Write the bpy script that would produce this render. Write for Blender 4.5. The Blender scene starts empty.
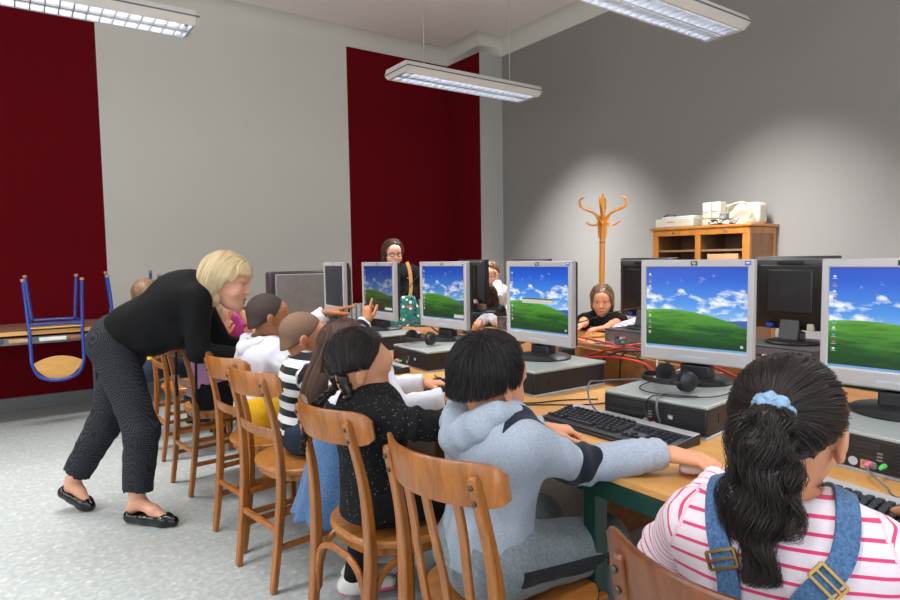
import bpy, bmesh, math, random
import numpy as np
from mathutils import Vector, Matrix
random.seed(7); rng=np.random.default_rng(11)
SC=bpy.context.scene; COL=SC.collection
R=math.radians; PI=math.pi
# ---------------------------------------------------------------- camera model
FPX=619.; CAMH=1.26; HOR=258.; SLOPE=-0.0155
roll=math.atan(SLOPE); pitch=math.atan((300-HOR)*math.cos(roll)/FPX); yaw=R(35.1)
FW=np.array([math.sin(yaw)*math.cos(pitch),math.cos(yaw)*math.cos(pitch),-math.sin(pitch)])
_r0=np.array([math.cos(yaw),-math.sin(yaw),0.]); _u0=np.cross(_r0,FW)
RT=_r0*math.cos(-roll)-_u0*math.sin(-roll); UP=_u0*math.cos(-roll)+_r0*math.sin(-roll)
CAM=np.array([0,0,CAMH])
def ray(x,y): return FW+RT*((x-450)/FPX)-UP*((y-300)/FPX)
def at_z(x,y,z): d=ray(x,y); return CAM+d*((z-CAMH)/d[2])
def at_d(x,y,D): return CAM+ray(x,y)*D
def at_x(x,y,X): d=ray(x,y); return CAM+d*(X/d[0])
def at_y(x,y,Y): d=ray(x,y); return CAM+d*(Y/d[1])
cam=bpy.data.objects.new('camera',bpy.data.cameras.new('camera')); COL.objects.link(cam)
M=Matrix(((RT[0],UP[0],-FW[0],CAM[0]),(RT[1],UP[1],-FW[1],CAM[1]),(RT[2],UP[2],-FW[2],CAM[2]),(0,0,0,1)))
cam.matrix_world=M; cam.data.sensor_width=36; cam.data.lens=36*FPX/900; cam.data.clip_start=.05
SC.camera=cam
def A3(*v): return np.array(v[0] if len(v)==1 else v,dtype=float)
def nrm(v): v=np.asarray(v,float); return v/(np.linalg.norm(v)+1e-12)
# ---------------------------------------------------------------- materials
def lin(c): return tuple((x/12.92 if x<=.04045 else ((x+.055)/1.055)**2.4) for x in c)
def rgb(r,g,b): return lin((r/255,g/255,b/255))+(1,)
class NT:
    def __init__(s,name):
        s.m=bpy.data.materials.new(name); s.m.use_nodes=True; s.t=s.m.node_tree; s.n=s.t.nodes; s.l=s.t.links
        s.b=s.n['Principled BSDF']
    def add(s,typ,**kw):
        n=s.n.new(typ)
        for k,v in kw.items(): setattr(n,k,v)
        return n
    def link(s,a,b): s.l.new(a,b)
    def noise(s,scale,vec=None,detail=3,rough=.5,dist=0):
        n=s.add('ShaderNodeTexNoise'); n.inputs['Scale'].default_value=scale; n.inputs['Detail'].default_value=detail
        n.inputs['Roughness'].default_value=rough; n.inputs['Distortion'].default_value=dist
        if vec: s.link(vec,n.inputs['Vector'])
        return n
    def coord(s,kind='Object',scale=(1,1,1),rot=(0,0,0),loc=(0,0,0)):
        c=s.add('ShaderNodeTexCoord'); m=s.add('ShaderNodeMapping'); s.link(c.outputs[kind],m.inputs[0])
        m.inputs['Scale'].default_value=scale; m.inputs['Rotation'].default_value=rot; m.inputs['Location'].default_value=loc
        return m.outputs[0]
    def ramp(s,fac,stops,interp='LINEAR'):
        r=s.add('ShaderNodeValToRGB'); r.color_ramp.interpolation=interp
        e=r.color_ramp.elements
        while len(e)<len(stops): e.new(.5)
        for i,(p,c) in enumerate(stops): e[i].position=p; e[i].color=c
        s.link(fac,r.inputs[0]); return r.outputs[0]
    def math(s,op,a,b=None,c=None):
        n=s.add('ShaderNodeMath',operation=op)
        for i,v in enumerate((a,b,c)):
            if v is None: continue
            if hasattr(v,'links'): s.link(v,n.inputs[i])
            else: n.inputs[i].default_value=v
        return n.outputs[0]
    def mix(s,fac,a,b,bt='MIX'):
        n=s.add('ShaderNodeMix',data_type='RGBA',blend_type=bt)
        for i,v in ((0,fac),(6,a),(7,b)):
            if hasattr(v,'links'): s.link(v,n.inputs[i])
            else: n.inputs[i].default_value=v
        return n.outputs[2]
    def bump(s,h,strength=.3,dist=.01):
        n=s.add('ShaderNodeBump'); n.inputs['Strength'].default_value=strength; n.inputs['Distance'].default_value=dist
        s.link(h,n.inputs['Height']); s.link(n.outputs[0],s.b.inputs['Normal'])
    def base(s,c):
        if hasattr(c,'links'): s.link(c,s.b.inputs['Base Color'])
        else: s.b.inputs['Base Color'].default_value=c
    def set(s,**k):
        for a,v in k.items(): s.b.inputs[a.replace('_',' ')].default_value=v
def plain(name,c,rough=.5,metal=0,spec=.5,var=.06,nscale=25,bump=0):
    t=NT(name); v=t.coord()
    n=t.noise(nscale,v)
    d=tuple(x*(1-var*2) for x in c[:3])+(1,); l=tuple(min(1,x*(1+var)) for x in c[:3])+(1,)
    t.base(t.ramp(n.outputs[0],[(.3,d),(.7,l)]))
    t.set(Roughness=rough,Metallic=metal,Specular_IOR_Level=spec)
    if bump: t.bump(n.outputs[0],bump,.004)
    return t.m
def wood(name,c1,c2,scale=(3,3,18),rough=.35,coat=.3,axis_scale=1.5):
    t=NT(name); v=t.coord(scale=scale)
    n=t.noise(axis_scale,v,6,.6,.6); n2=t.noise(axis_scale*9,v,3,.6)
    m=t.math('ADD',t.math('MULTIPLY',n.outputs[0],.75),t.math('MULTIPLY',n2.outputs[0],.25))
    t.base(t.ramp(m,[(.32,c1),(.66,c2)]))
    t.set(Roughness=rough,Coat_Weight=coat,Coat_Roughness=.2)
    t.bump(n2.outputs[0],.05,.002); return t.m
MT={}
MT['chair_wood']=wood('chair_wood',rgb(116,64,18),rgb(172,104,36),(25,25,3))
MT['chair_wood_dark']=wood('chair_wood_dark',rgb(84,42,18),rgb(126,70,32),(25,25,3))
MT['seat_wood']=wood('seat_wood',rgb(146,88,36),rgb(188,122,56),(3,25,25),rough=.3)
MT['table_wood']=wood('table_wood',rgb(196,140,76),rgb(218,166,100),(14,2.2,10),rough=.38,coat=.15)
MT['board_wood']=wood('board_wood',rgb(120,76,36),rgb(160,106,54),(10,1.5,12),rough=.6,coat=0)
MT['cab_wood']=wood('cab_wood',rgb(150,92,34),rgb(188,124,54),(10,10,1.5),rough=.35)
MT['cab_side']=wood('cab_side',rgb(120,78,44),rgb(146,98,58),(10,10,1.5),rough=.45)
MT['cab_inner']=wood('cab_inner',rgb(112,82,54),rgb(134,100,68),(3,3,8),rough=.6,coat=0)
MT['rack_wood']=wood('rack_wood',rgb(176,108,18),rgb(212,140,32),(20,20,2))
MT['beech']=wood('beech',rgb(196,142,70),rgb(216,164,92),(3,12,12),rough=.45)
MT['green']=plain('green_steel',rgb(14,56,46),.35,0)
MT['blue']=plain('blue_tube',rgb(24,62,150),.3,0)
MT['silver']=plain('silver_plastic',rgb(168,166,168),.42,.25,var=.01)
MT['pc_top']=plain('grey_case_paint',rgb(158,164,162),.45,.2,var=.03)
MT['pc_strip']=plain('pale_case_strip',rgb(170,178,190),.4,.1,var=.02)
MT['black']=plain('black_plastic',rgb(22,22,25),.42,var=.05)
MT['black_soft']=plain('black_foam',rgb(24,24,26),.8,bump=.3,nscale=300)
MT['pc_black']=plain('black_case_paint',rgb(28,28,33),.5,var=.04)
MT['key_black']=plain('black_key',rgb(26,28,36),.35,var=.04)
MT['dark_grey']=plain('dark_grey_plastic',rgb(70,70,72),.5)
MT['mid_grey']=plain('mid_grey_plastic',rgb(112,112,112),.5)
MT['metal']=plain('bare_metal',rgb(150,150,152),.35,.8)
MT['galv']=plain('galvanised_metal',rgb(120,120,124),.45,.6,var=.1)
MT['white_pl']=plain('white_plastic',rgb(206,206,200),.4,var=.02)
MT['cream_pl']=plain('cream_plastic',rgb(186,180,158),.45,var=.03)
MT['cream_pl2']=plain('cream_plastic_pale',rgb(194,190,174),.45,var=.03)
MT['red_cable']=plain('red_cable',rgb(205,46,40),.45)
MT['black_cable']=plain('black_cable',rgb(22,22,24),.5)
MT['grey_cable']=plain('grey_cable',rgb(96,100,110),.5)
MT['white_cable']=plain('white_cable',rgb(214,210,205),.5)
MT['pink']=plain('pink_plug',rgb(235,120,150),.4)
MT['lime']=plain('green_plug',rgb(90,200,110),.4)
MT['blue_plug']=plain('blue_plug',rgb(40,60,180),.4)
MT['card']=plain('cardboard',rgb(182,142,96),.8)
MT['sticker']=plain('blue_sticker',rgb(70,90,190),.4)
MT['label']=plain('white_label',rgb(225,225,232),.5,var=.01)
MT['label_dark']=plain('printed_mark',rgb(70,72,90),.5)
MT['gold']=plain('gold_sticker',rgb(196,140,70),.4)
MT['screw']=plain('screw_metal',rgb(90,84,78),.35,.8)
MT['lamp_white']=plain('lamp_enamel',rgb(214,212,208),.35,var=.01)
MT['lamp_grey']=plain('lamp_groove',rgb(96,96,98),.5)
MT['wire']=plain('suspension_wire',rgb(190,186,182),.4,.3)
MT['radiator']=plain('radiator_enamel',rgb(220,220,216),.4,var=.02)
# ---------------------------------------------------------------- mesh helpers
def mesh_np(name,V,F,smooth=True,angle=None,mats=(),mi=None):
    """F: (n,4) or (n,3) int array, or list of such arrays"""
    me=bpy.data.meshes.new(name)
    V=np.asarray(V,np.float32)
    Fl=F if isinstance(F,list) else [F]
    me.vertices.add(len(V)); me.vertices.foreach_set('co',V.ravel())
    loops=np.concatenate([f.ravel() for f in Fl]).astype(np.int32)
    sizes=np.concatenate([np.full(len(f),f.shape[1]) for f in Fl])
    starts=np.concatenate([[0],np.cumsum(sizes)[:-1]]).astype(np.int32)
    me.loops.add(len(loops)); me.loops.foreach_set('vertex_index',loops)
    me.polygons.add(len(starts)); me.polygons.foreach_set('loop_start',starts)
    me.update(calc_edges=True); me.validate()
    if smooth: me.polygons.foreach_set('use_smooth',np.ones(len(me.polygons),bool))
    for m in mats: me.materials.append(m)
    if mi is not None and len(mi)==len(me.polygons): me.polygons.foreach_set('material_index',np.asarray(mi,np.int32))
    return me
def frames(pts,up0=None):
    pts=[Vector(p) for p in pts]; n=len(pts); T=[]
    for i in range(n):
        a=pts[max(0,i-1)]; b=pts[min(n-1,i+1)]; t=(b-a); t.normalize(); T.append(t)
    u=Vector(up0) if up0 is not None else (Vector((0,0,1)) if abs(T[0].z)<.9 else Vector((0,1,0)))
    out=[]
    for t in T:
        u=(u-t*u.dot(t)); u.normalize(); out.append((t,u.copy(),t.cross(u)))
    return out
def smooth_path(pts,n=6):
    P=[Vector(p) for p in pts]; out=[]
    for i in range(len(P)-1):
        a=P[max(0,i-1)];b=P[i];c=P[i+1];d=P[min(len(P)-1,i+2)]
        for k in range(n):
            t=k/n
            out.append(.5*((2*b)+(c-a)*t+(2*a-5*b+4*c-d)*t*t+(3*b-a-3*c+d)*t**3))
    out.append(P[-1]); return out
class MB:
    def __init__(s): s.v=[];s.f=[];s.m=[]
    def add(s,vs,fs,mi=0):
        o=len(s.v); s.v+= [tuple(v) for v in vs]; s.f+=[tuple(i+o for i in f) for f in fs]; s.m+=[mi]*len(fs); return s
    def box(s,c,d,rot=None,mi=0):
        vs=[]
        for z in (-.5,.5):
            for x,y in ((-.5,-.5),(.5,-.5),(.5,.5),(-.5,.5)):
                v=Vector((x*d[0],y*d[1],z*d[2]))
                if rot is not None: v=rot@v
                vs.append(v+Vector(c))
        return s.add(vs,[(3,2,1,0),(4,5,6,7),(0,1,5,4),(1,2,6,5),(2,3,7,6),(3,0,4,7)],mi)
    def bar(s,a,b,w,h,up=(0,0,1),mi=0,taper=1):
        return s.sweep([a,b],w,h,up,mi,[1,taper])
    def sweep(s,pts,w,h,up=(0,0,1),mi=0,sc=None):
        """rectangular section: w across, h along 'up'"""
        fr=frames(pts,up); vs=[];fs=[]
        for i,(p,(t,u,b)) in enumerate(zip(pts,fr)):
            k=sc[i] if sc else 1
            for a,c in ((-1,-1),(1,-1),(1,1),(-1,1)): vs.append(Vector(p)+b*(a*w*k/2)+u*(c*h*k/2))
        for i in range(len(pts)-1):
            for j in range(4):
                k=(j+1)%4; fs.append((i*4+j,i*4+k,(i+1)*4+k,(i+1)*4+j))
        n=(len(pts)-1)*4; fs.append((3,2,1,0)); fs.append((n,n+1,n+2,n+3))
        fs=[f[::-1] for f in fs]
        return s.add(vs,fs,mi)
    def tube(s,pts,r,n=8,mi=0,cap=True,up=None):
        fr=frames(pts,up); vs=[];fs=[]; m=len(pts)
        for i,(p,(t,u,b)) in enumerate(zip(pts,fr)):
            k=r[i] if hasattr(r,'__len__') else r
            for j in range(n):
                a=2*PI*j/n; vs.append(Vector(p)+(u*math.cos(a)+b*math.sin(a))*k)
        for i in range(m-1):
            for j in range(n):
                k=(j+1)%n; fs.append((i*n+j,i*n+k,(i+1)*n+k,(i+1)*n+j))
        if cap: fs.append(tuple(range(n))[::-1]); fs.append(tuple((m-1)*n+j for j in range(n)))
        return s.add(vs,fs,mi)
    def lathe(s,prof,n=24,c=(0,0,0),mi=0,rot=None):
        vs=[];fs=[];m=len(prof)
        for r,z in prof:
            for j in range(n):
                a=2*PI*j/n; v=Vector((r*math.cos(a),r*math.sin(a),z))
                if rot is not None: v=rot@v
                vs.append(v+Vector(c))
        for i in range(m-1):
            for j in range(n):
                k=(j+1)%n; fs.append((i*n+j,i*n+k,(i+1)*n+k,(i+1)*n+j))
        fs.append(tuple(range(n))[::-1]); fs.append(tuple((m-1)*n+j for j in range(n)))
        return s.add(vs,fs,mi)
    def prism(s,poly,z0,z1,mi=0,axis='z'):
        n=len(poly)
        def P(a,b,c): return {'z':(a,b,c),'x':(c,a,b),'y':(b,c,a)}[axis]
        vs=[P(a,b,z0) for a,b in poly]+[P(a,b,z1) for a,b in poly]
        fs=[tuple(range(n))[::-1],tuple(range(n,2*n))]+[(j,(j+1)%n,n+(j+1)%n,n+j) for j in range(n)]
        return s.add(vs,fs,mi)
    def ell(s,c,r,n=16,m=10,rot=None,mi=0):
        vs=[];fs=[]
        for i in range(m+1):
            th=PI*i/m
            for j in range(n):
                ph=2*PI*j/n; v=Vector((r[0]*math.sin(th)*math.cos(ph),r[1]*math.sin(th)*math.sin(ph),r[2]*math.cos(th)))
                if rot is not None: v=rot@v
                vs.append(v+Vector(c))
        for i in range(m):
            for j in range(n):
                k=(j+1)%n; fs.append((i*n+j,(i+1)*n+j,(i+1)*n+k,i*n+k))
        return s.add(vs,fs,mi)
    def mesh(s,name,mats,smooth=True,angle=35):
        me=bpy.data.meshes.new(name); me.from_pydata(s.v,[],s.f); 
        bm=bmesh.new(); bm.from_mesh(me); bmesh.ops.remove_doubles(bm,verts=bm.verts,dist=1e-6)
        bm.to_mesh(me) if len(bm.faces)==len(s.f) else None
        bm.free()
        for m in mats: me.materials.append(m)
        if len(me.polygons)==len(s.m): me.polygons.foreach_set('material_index',s.m)
        me.validate()
        if smooth:
            me.polygons.foreach_set('use_smooth',[True]*len(me.polygons))
            me.set_sharp_from_angle(angle=R(angle))
        return me
def mat(m): return MT[m] if isinstance(m,str) else m
def link(name,me,parent=None,loc=None,rot=None):
    o=bpy.data.objects.new(name,me); COL.objects.link(o)
    if parent is not None: o.parent=parent
    if loc is not None: o.location=loc
    if rot is not None: o.rotation_euler=rot
    return o
def part(name,mb,m,parent=None,bev=0,loc=None,rot=None,smooth=True,label=None,seg=2,angle=35):
    ms=[mat(x) for x in (m if isinstance(m,(list,tuple)) else [m])]
    o=link(name,mb.mesh(name,ms,smooth,angle) if isinstance(mb,MB) else mb,parent,loc,rot)
    if bev:
        b=o.modifiers.new('bevel','BEVEL'); b.width=bev; b.segments=seg; b.limit_method='ANGLE'; b.angle_limit=R(40)
        b.harden_normals=False
    if label: o['label']=label
    return o
def tag(o,label=None,cat=None,group=None,kind=None):
    for k,v in (('label',label),('category',cat),('group',group),('kind',kind)):
        if v: o[k]=v
    return o
def thing(name,label,cat,loc=(0,0,0),rz=0,group=None):
    o=bpy.data.objects.new(name,None); COL.objects.link(o); o.empty_display_size=.1
    o.location=tuple(loc); o.rotation_euler=(0,0,rz); return tag(o,label,cat,group)
def kids(o): return [c for c in bpy.data.objects if c.parent==o]
def dup(o,loc=None,rz=None,label=None,group=None,parent=None):
    c=o.copy(); COL.objects.link(c)
    if parent: c.parent=parent
    if loc is not None: c.location=tuple(loc)
    if rz is not None: c.rotation_euler=(0,0,rz)
    if label: c['label']=label
    if group: c['group']=group
    for ch in kids(o):
        if ch is not c: dup(ch,parent=c)
    return c
def cable(name,pts,r,m,label,n=8,group=None,sides=6):
    b=MB(); b.tube(smooth_path(pts,n),r,sides)
    o=part(name,b,m,smooth=True,angle=80); return tag(o,label,'cable',group)
def text_mesh(s,size,m,depth=.0002):
    cu=bpy.data.curves.new('letters','FONT'); cu.body=s; cu.size=size; cu.extrude=depth; cu.align_x='CENTER'; cu.align_y='CENTER'
    o=bpy.data.objects.new('letters',cu); COL.objects.link(o)
    bpy.context.view_layer.update()
    me=bpy.data.meshes.new_from_object(o.evaluated_get(bpy.context.evaluated_depsgraph_get()))
    bpy.data.objects.remove(o); me.materials.clear(); me.materials.append(mat(m)); return me
# ================================================================ THE ROOM
XR=4.907; YB=6.477; ZC=3.655; XL=-3.2; YF=-3.0; PX=4.562; PY=5.826; COVE=.16; ZT=ZC+COVE
def wall_mat(name,c,var=.03):
    t=NT(name); v=t.coord('Object'); n=t.noise(1.3,v,4); n2=t.noise(90,v,3)
    t.base(t.ramp(n.outputs[0],[(.3,tuple(x*(1-var) for x in c[:3])+(1,)),(.7,c)]))
    t.set(Roughness=.9,Specular_IOR_Level=.12); t.bump(n2.outputs[0],.08,.002); return t
WHITE=rgb(207,206,198); REDC=rgb(99,4,16); GREY=rgb(141,138,136); CEILC=rgb(236,230,226)
# back wall paint: white with red fields whose edges are at given x
def painted_back():
    t=wall_mat('back_wall_paint',WHITE); src=t.b.inputs['Base Color'].links[0].from_socket
    g=t.add('ShaderNodeNewGeometry'); sx=t.add('ShaderNodeSeparateXYZ'); t.link(g.outputs['Position'],sx.inputs[0])
    x=sx.outputs[0]
    e1=XRED1; e2=XRED2
    a=t.math('LESS_THAN',x,e1); b=t.math('GREATER_THAN',x,e2); z=t.math('LESS_THAN',sx.outputs[2],ZC-.005)
    f=t.math('MULTIPLY',t.math('MAXIMUM',a,b),z)
    t.base(t.mix(f,src,REDC)); return t.m
XRED1=float(at_y(103.7,200,YB)[0]); XRED2=float(at_y(348.5,140,YB)[0])
def slab(name,x0,x1,y0,y1,z0,z1,m,kind='structure',bev=0):
    b=MB(); b.box(((x0+x1)/2,(y0+y1)/2,(z0+z1)/2),(x1-x0,y1-y0,z1-z0)); o=part(name,b,m,bev=bev); return tag(o,kind=kind)
T=.15
# floor: pale speckled linoleum
t=NT('floor_lino'); v=t.coord('Object')
n1=t.noise(38,v,2,.5); vo=t.add('ShaderNodeTexVoronoi'); vo.inputs['Scale'].default_value=55; t.link(v,vo.inputs['Vector'])
n3=t.noise(3,v,3)
c1=t.ramp(n1.outputs[0],[(.36,rgb(158,165,165)),(.5,rgb(172,178,177)),(.62,rgb(189,194,192))])
c2=t.ramp(vo.outputs['Color'],[(.0,rgb(154,161,162)),(.75,rgb(172,178,177)),(.92,rgb(208,212,211))],'LINEAR')
t.base(t.mix(.5,c1,c2)); t.set(Roughness=.3,Specular_IOR_Level=.5); t.bump(n3.outputs[0],.03,.01)
slab('floor',XL-T,XR+T,YF-T,YB+T,-.1,0,t.m)
slab('ceiling',XL-T,XR+T,YF-T,YB+T,ZT,ZT+.1,wall_mat('ceiling_paint',CEILC).m)
slab('wall_back',XL-T,XR+T,YB,YB+T,0,ZT,painted_back())
slab('wall_right',XR,XR+T,YF-T,YB+T,0,ZT,wall_mat('grey_wall_paint',GREY).m)
# boxed pier in the far corner: red side, grey front
t=wall_mat('pier_paint',rgb(176,177,174)); src=t.b.inputs['Base Color'].links[0].from_socket
g=t.add('ShaderNodeNewGeometry'); sx=t.add('ShaderNodeSeparateXYZ'); t.link(g.outputs['Position'],sx.inputs[0])
f=t.math('MULTIPLY',t.math('LESS_THAN',sx.outputs[0],PX+.004),t.math('LESS_THAN',sx.outputs[2],ZC-.005))
t.base(t.mix(f,src,REDC))
slab('wall_pier',PX,XR,PY,YB,0,ZT,t.m)
# side wall (left, outside the frame) and wall behind the camera with windows
wm=wall_mat('white_wall_paint',WHITE).m
def wall_with_windows(name,axis,pos,a0,a1,wins,m):
    b=MB(); z0,z1=.95,3.1
    def bx(u0,u1,w0,w1):
        if axis=='x': b.box((pos-T/2,(u0+u1)/2,(w0+w1)/2),(T,u1-u0,w1-w0))
        else: b.box(((u0+u1)/2,pos-T/2,(w0+w1)/2),(u1-u0,T,w1-w0))
    bx(a0,a1,0,z0); bx(a0,a1,z1,ZT); cur=a0
    for u0,u1 in wins: bx(cur,u0,z0,z1); cur=u1
    bx(cur,a1,z0,z1)
    tag(part(name,b,m),kind='structure')
    for i,(u0,u1) in enumerate(wins):
        fb=MB()
        for u in (u0+.03,(u0+u1)/2,u1-.03):
            c=(pos-T/2,u,(z0+z1)/2) if axis=='x' else (u,pos-T/2,(z0+z1)/2); fb.box(c,(.06,.06,z1-z0))
        for z in (z0+.03,z1-.7,z1-.03):
            c=(pos-T/2,(u0+u1)/2,z) if axis=='x' else ((u0+u1)/2,pos-T/2,z)
            d=(.06,u1-u0,.06) if axis=='x' else (u1-u0,.06,.06); fb.box(c,d)
        tag(part('window_%d'%WN[0],fb,'lamp_white'),kind='structure'); WN[0]+=1
        L=bpy.data.lights.new('daylight','AREA'); L.shape='RECTANGLE'; L.size=(u1-u0); L.size_y=z1-z0; L.energy=WINE*(.85 if axis=='x' else 1.05); L.color=(.88,.94,1)
        lo=bpy.data.objects.new('daylight',L); COL.objects.link(lo)
        if axis=='x': lo.location=(pos+.02,(u0+u1)/2,(z0+z1)/2); lo.rotation_euler=(0,R(-90),0)
        else: lo.location=((u0+u1)/2,pos+.02,(z0+z1)/2); lo.rotation_euler=(R(90),0,0)
        if axis=='x': L.size,L.size_y=L.size_y,L.size
WN=[1]; WINE=36; EXPO=0.09
wall_with_windows('wall_left','x',XL,YF-T,YB,[(-1.9,-.5),(.2,1.6),(2.3,3.7)],wm)
wall_with_windows('wall_front','y',YF,XL,XR,[(-2.2,-.8),(.2,1.6),(2.6,4.0)],wm)
# cove: plaster moulding along the wall heads (curved section)
COVEM=wall_mat('cove_paint',WHITE).m
def cove(name,p0,p1,nout,m0=0,m1=0):
    b=MB(); pr=[(0,0)]+[(COVE*(1-math.cos(a))+.002,COVE*math.sin(a)) for a in [R(90*i/9) for i in range(10)]]+[(0,COVE)]
    d=nrm(A3(p1)-A3(p0)); vs=[]
    for (p,mm) in ((p0,m0),(p1,m1)):
        for o,z in pr:
            q=A3(p)+A3(nout)*o+A3(0,0,z)+d*(o*mm); vs.append(q)
    n=len(pr); fs=[(j,(j+1)%n,n+(j+1)%n,n+j) for j in range(n)]+[tuple(range(n)),tuple(range(n,2*n))[::-1]]
    b.add(vs,fs); return tag(part(name,b,COVEM,angle=50),kind='structure')
cove('trim_1',(XL,YB,ZC),(PX,YB,ZC),(0,-1,0),0,-1)
cove('trim_2',(PX,YB,ZC),(PX,PY,ZC),(-1,0,0),-0+1,1)
cove('trim_3',(PX,PY,ZC),(XR,PY,ZC),(0,-1,0),-1,-1)
cove('trim_4',(XR,PY,ZC),(XR,YF,ZC),(-1,0,0),1,0)
bb=plain('skirting_grey',rgb(112,114,116),.5,var=.02)
slab('baseboard_back',XL,PX,YB-.018,YB,0,.118,bb,bev=.004)
slab('baseboard_pier',PX,XR,PY-.018,PY,0,.118,bb,bev=.004)
slab('baseboard_right',XR-.018,XR,YF,PY-.018,0,.118,bb,bev=.004)
# ---------------------------------------------------------------- pendant louvre lamps
def lamp_light(cx,cy,z,L,W):
    side=SIDEE*((2.6 if cy>4 else 2.0) if cx>3 else 1.); kd=(3.4 if (cy>4 and cx<3) else 1.9 if cx>3 else .75) if cy>1 else (1.5 if cx>3 else .4)
    kd*=(.45 if cx<0 else 1.); side*=(1. if (cy>1 or cx>3) else .5)*(1. if cy>0 else .3)
    """light leaving one louvre: straight down, and a lobe towards each end (batwing), both cut off by the louvre"""
    seg=4 if cy>1.5 and (cx>3 or cy>4 and cx>0) else 1
    for e,tilt,sp,l in ((LAMPE*kd,0,SPREAD,L),(side,38,72,L*.4),(side*(.4 if cx>3 else 1.),-27,72,L*.4)):
        n=seg if tilt else 1
        for i in range(n):
            a=bpy.data.lights.new('lamp_light','AREA'); a.shape='RECTANGLE'; a.size=l if n==1 else .16; a.size_y=W; a.energy=e/n; a.color=(1,.985,.965); a.spread=R(sp)
            x=cx if n==1 else cx+(i-(n-1)/2)*L*.24
            ao=bpy.data.objects.new('lamp_light',a); COL.objects.link(ao); ao.location=(x,cy,z-(.05 if tilt else 0)); ao.rotation_euler=(0,R(-tilt),0)
def lamp(name,x0,x1,y0,y1,z,label,wires):
    L=x1-x0; W=y1-y0; cx=(x0+x1)/2; cy=(y0+y1)/2
    r=thing(name,label,'ceiling lamp',(cx,cy,z),0,'pendant louvre lamps')
    # housing: tray with chamfered underside, open below
    h=MB(); hw=W/2
    prof=[(-hw+.045,0),(-hw,.035),(-hw,.052),(-hw+.025,.085),(hw-.025,.085),(hw,.052),(hw,.035),(hw-.045,0),(hw-.055,0),(hw-.055,.060),(-hw+.055,.060),(-hw+.055,0)]
    n=len(prof); vs=[(s*L/2,a,b) for s in (-1,1) for a,b in prof]
    fs=[(j,(j+1)%n,n+(j+1)%n,n+j) for j in range(n)]
    h.add(vs,fs)
    for s in (-1,1): # end caps
        h.prism([(-hw+.045,0),(hw-.045,0),(hw,.035),(hw,.052),(hw-.025,.085),(-hw+.025,.085),(-hw,.052),(-hw,.035)],s*L/2-.008,s*L/2+.008,axis='x')
    part('housing',h,'lamp_white',r)
    g=MB()
    for s in (-1,1): g.box((0,s*(hw+.0005),.0435),(L+.018,.004,.009))
    for s in (-1,1): g.box((s*(L/2+.009),0,.0435),(.004,W,.009))
    part('groove_strip',g,'lamp_grey',r)
    lv=MB(); iw=hw-.055; ns=int(L/.07)
    for i in range(ns+1):
        x=-L/2+.02+i*(L-.04)/ns
        for a,b in ((-iw,-.006),(.006,iw)):
            lv.prism([(x-.0045,.032),(x+.0045,.032),(x+.001,.003),(x-.001,.003)],a,b,axis='y') if False else lv.box((x,(a+b)/2,.016),(.006,b-a,.03))
    for y in (-iw,0,iw): lv.box((0,y,.016),(L-.02,.012,.03))
    lm=NT('louvre_mirror'); lm.base(rgb(225,228,235)); lm.set(Metallic=.85,Roughness=.28)
    part('louvre',lv,lm.m,r)
    tm=NT('tube_glow'); tm.base((1,1,1,1)); tm.b.inputs['Emission Color'].default_value=(.93,.96,1,1); tm.b.inputs['Emission Strength'].default_value=TUBEE
    for y in (-iw/2,iw/2):
        tb=MB(); tb.tube([(-L/2+.03,y,.046),(L/2-.03,y,.046)],.008,10); part('fluorescent_tube',tb,tm.m,r)
    rf=MB(); rf.box((0,0,.0585),(L-.02,2*iw,.002)); part('reflector',rf,lm.m,r)
    for wx in wires:
        w=MB(); w.tube([(wx-cx,0,.083),(wx-cx,0,ZT-z)],.0035,6); w.lathe([(.012,.083),(.012,.092),(.004,.10)],10,(wx-cx,0,0)); part('suspension_wire',w,'wire',r)
    lamp_light(cx,cy,z-.012,L*.95,W*.7)
    u=bpy.data.lights.new('ceiling_fill','AREA'); u.shape='RECTANGLE'; u.size=L*.9; u.size_y=W*.5; u.energy=LAMPE*1.2; u.color=(1,.95,.9)  # added upward light for the ceiling; the housing opens only below
    uo=bpy.data.objects.new('ceiling_fill',u); COL.objects.link(uo); uo.location=(cx,cy,z+.08); uo.rotation_euler=(PI,0,0)
    return r
LAMPE=7.5; SIDEE=7.5; SPREAD=120; TUBEE=2.2
def wx_(px,py,y): return float(at_y(px,py,y)[0])
lamp('pendant_lamp',2.58,3.99,4.18,4.54,2.715,'white louvre lamp hanging in front of the red wall panel',(wx_(422.5,60,4.38),wx_(508,70,4.38)))
lamp('pendant_lamp',2.58,3.99,2.24,2.60,2.72,'white louvre lamp cut by the top edge at right, before the grey wall',(2.8,wx_(703,0,2.43)))
lamp('pendant_lamp',-.36,1.02,4.13,4.49,2.74,'white louvre lamp at upper left over the bent teacher',(-.2,wx_(147,0,4.32)))
# lights added out of view, without fittings, to brighten the floor like further lamps
for x_,y_ in ((3.285,.48),(3.285,-1.45),(.33,2.42),(.33,.48),(.33,-1.45),(-2.2,4.36),(-2.2,2.42),(-2.2,.48)):
    lamp_light(x_,y_,2.70,1.35,.26)
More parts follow.
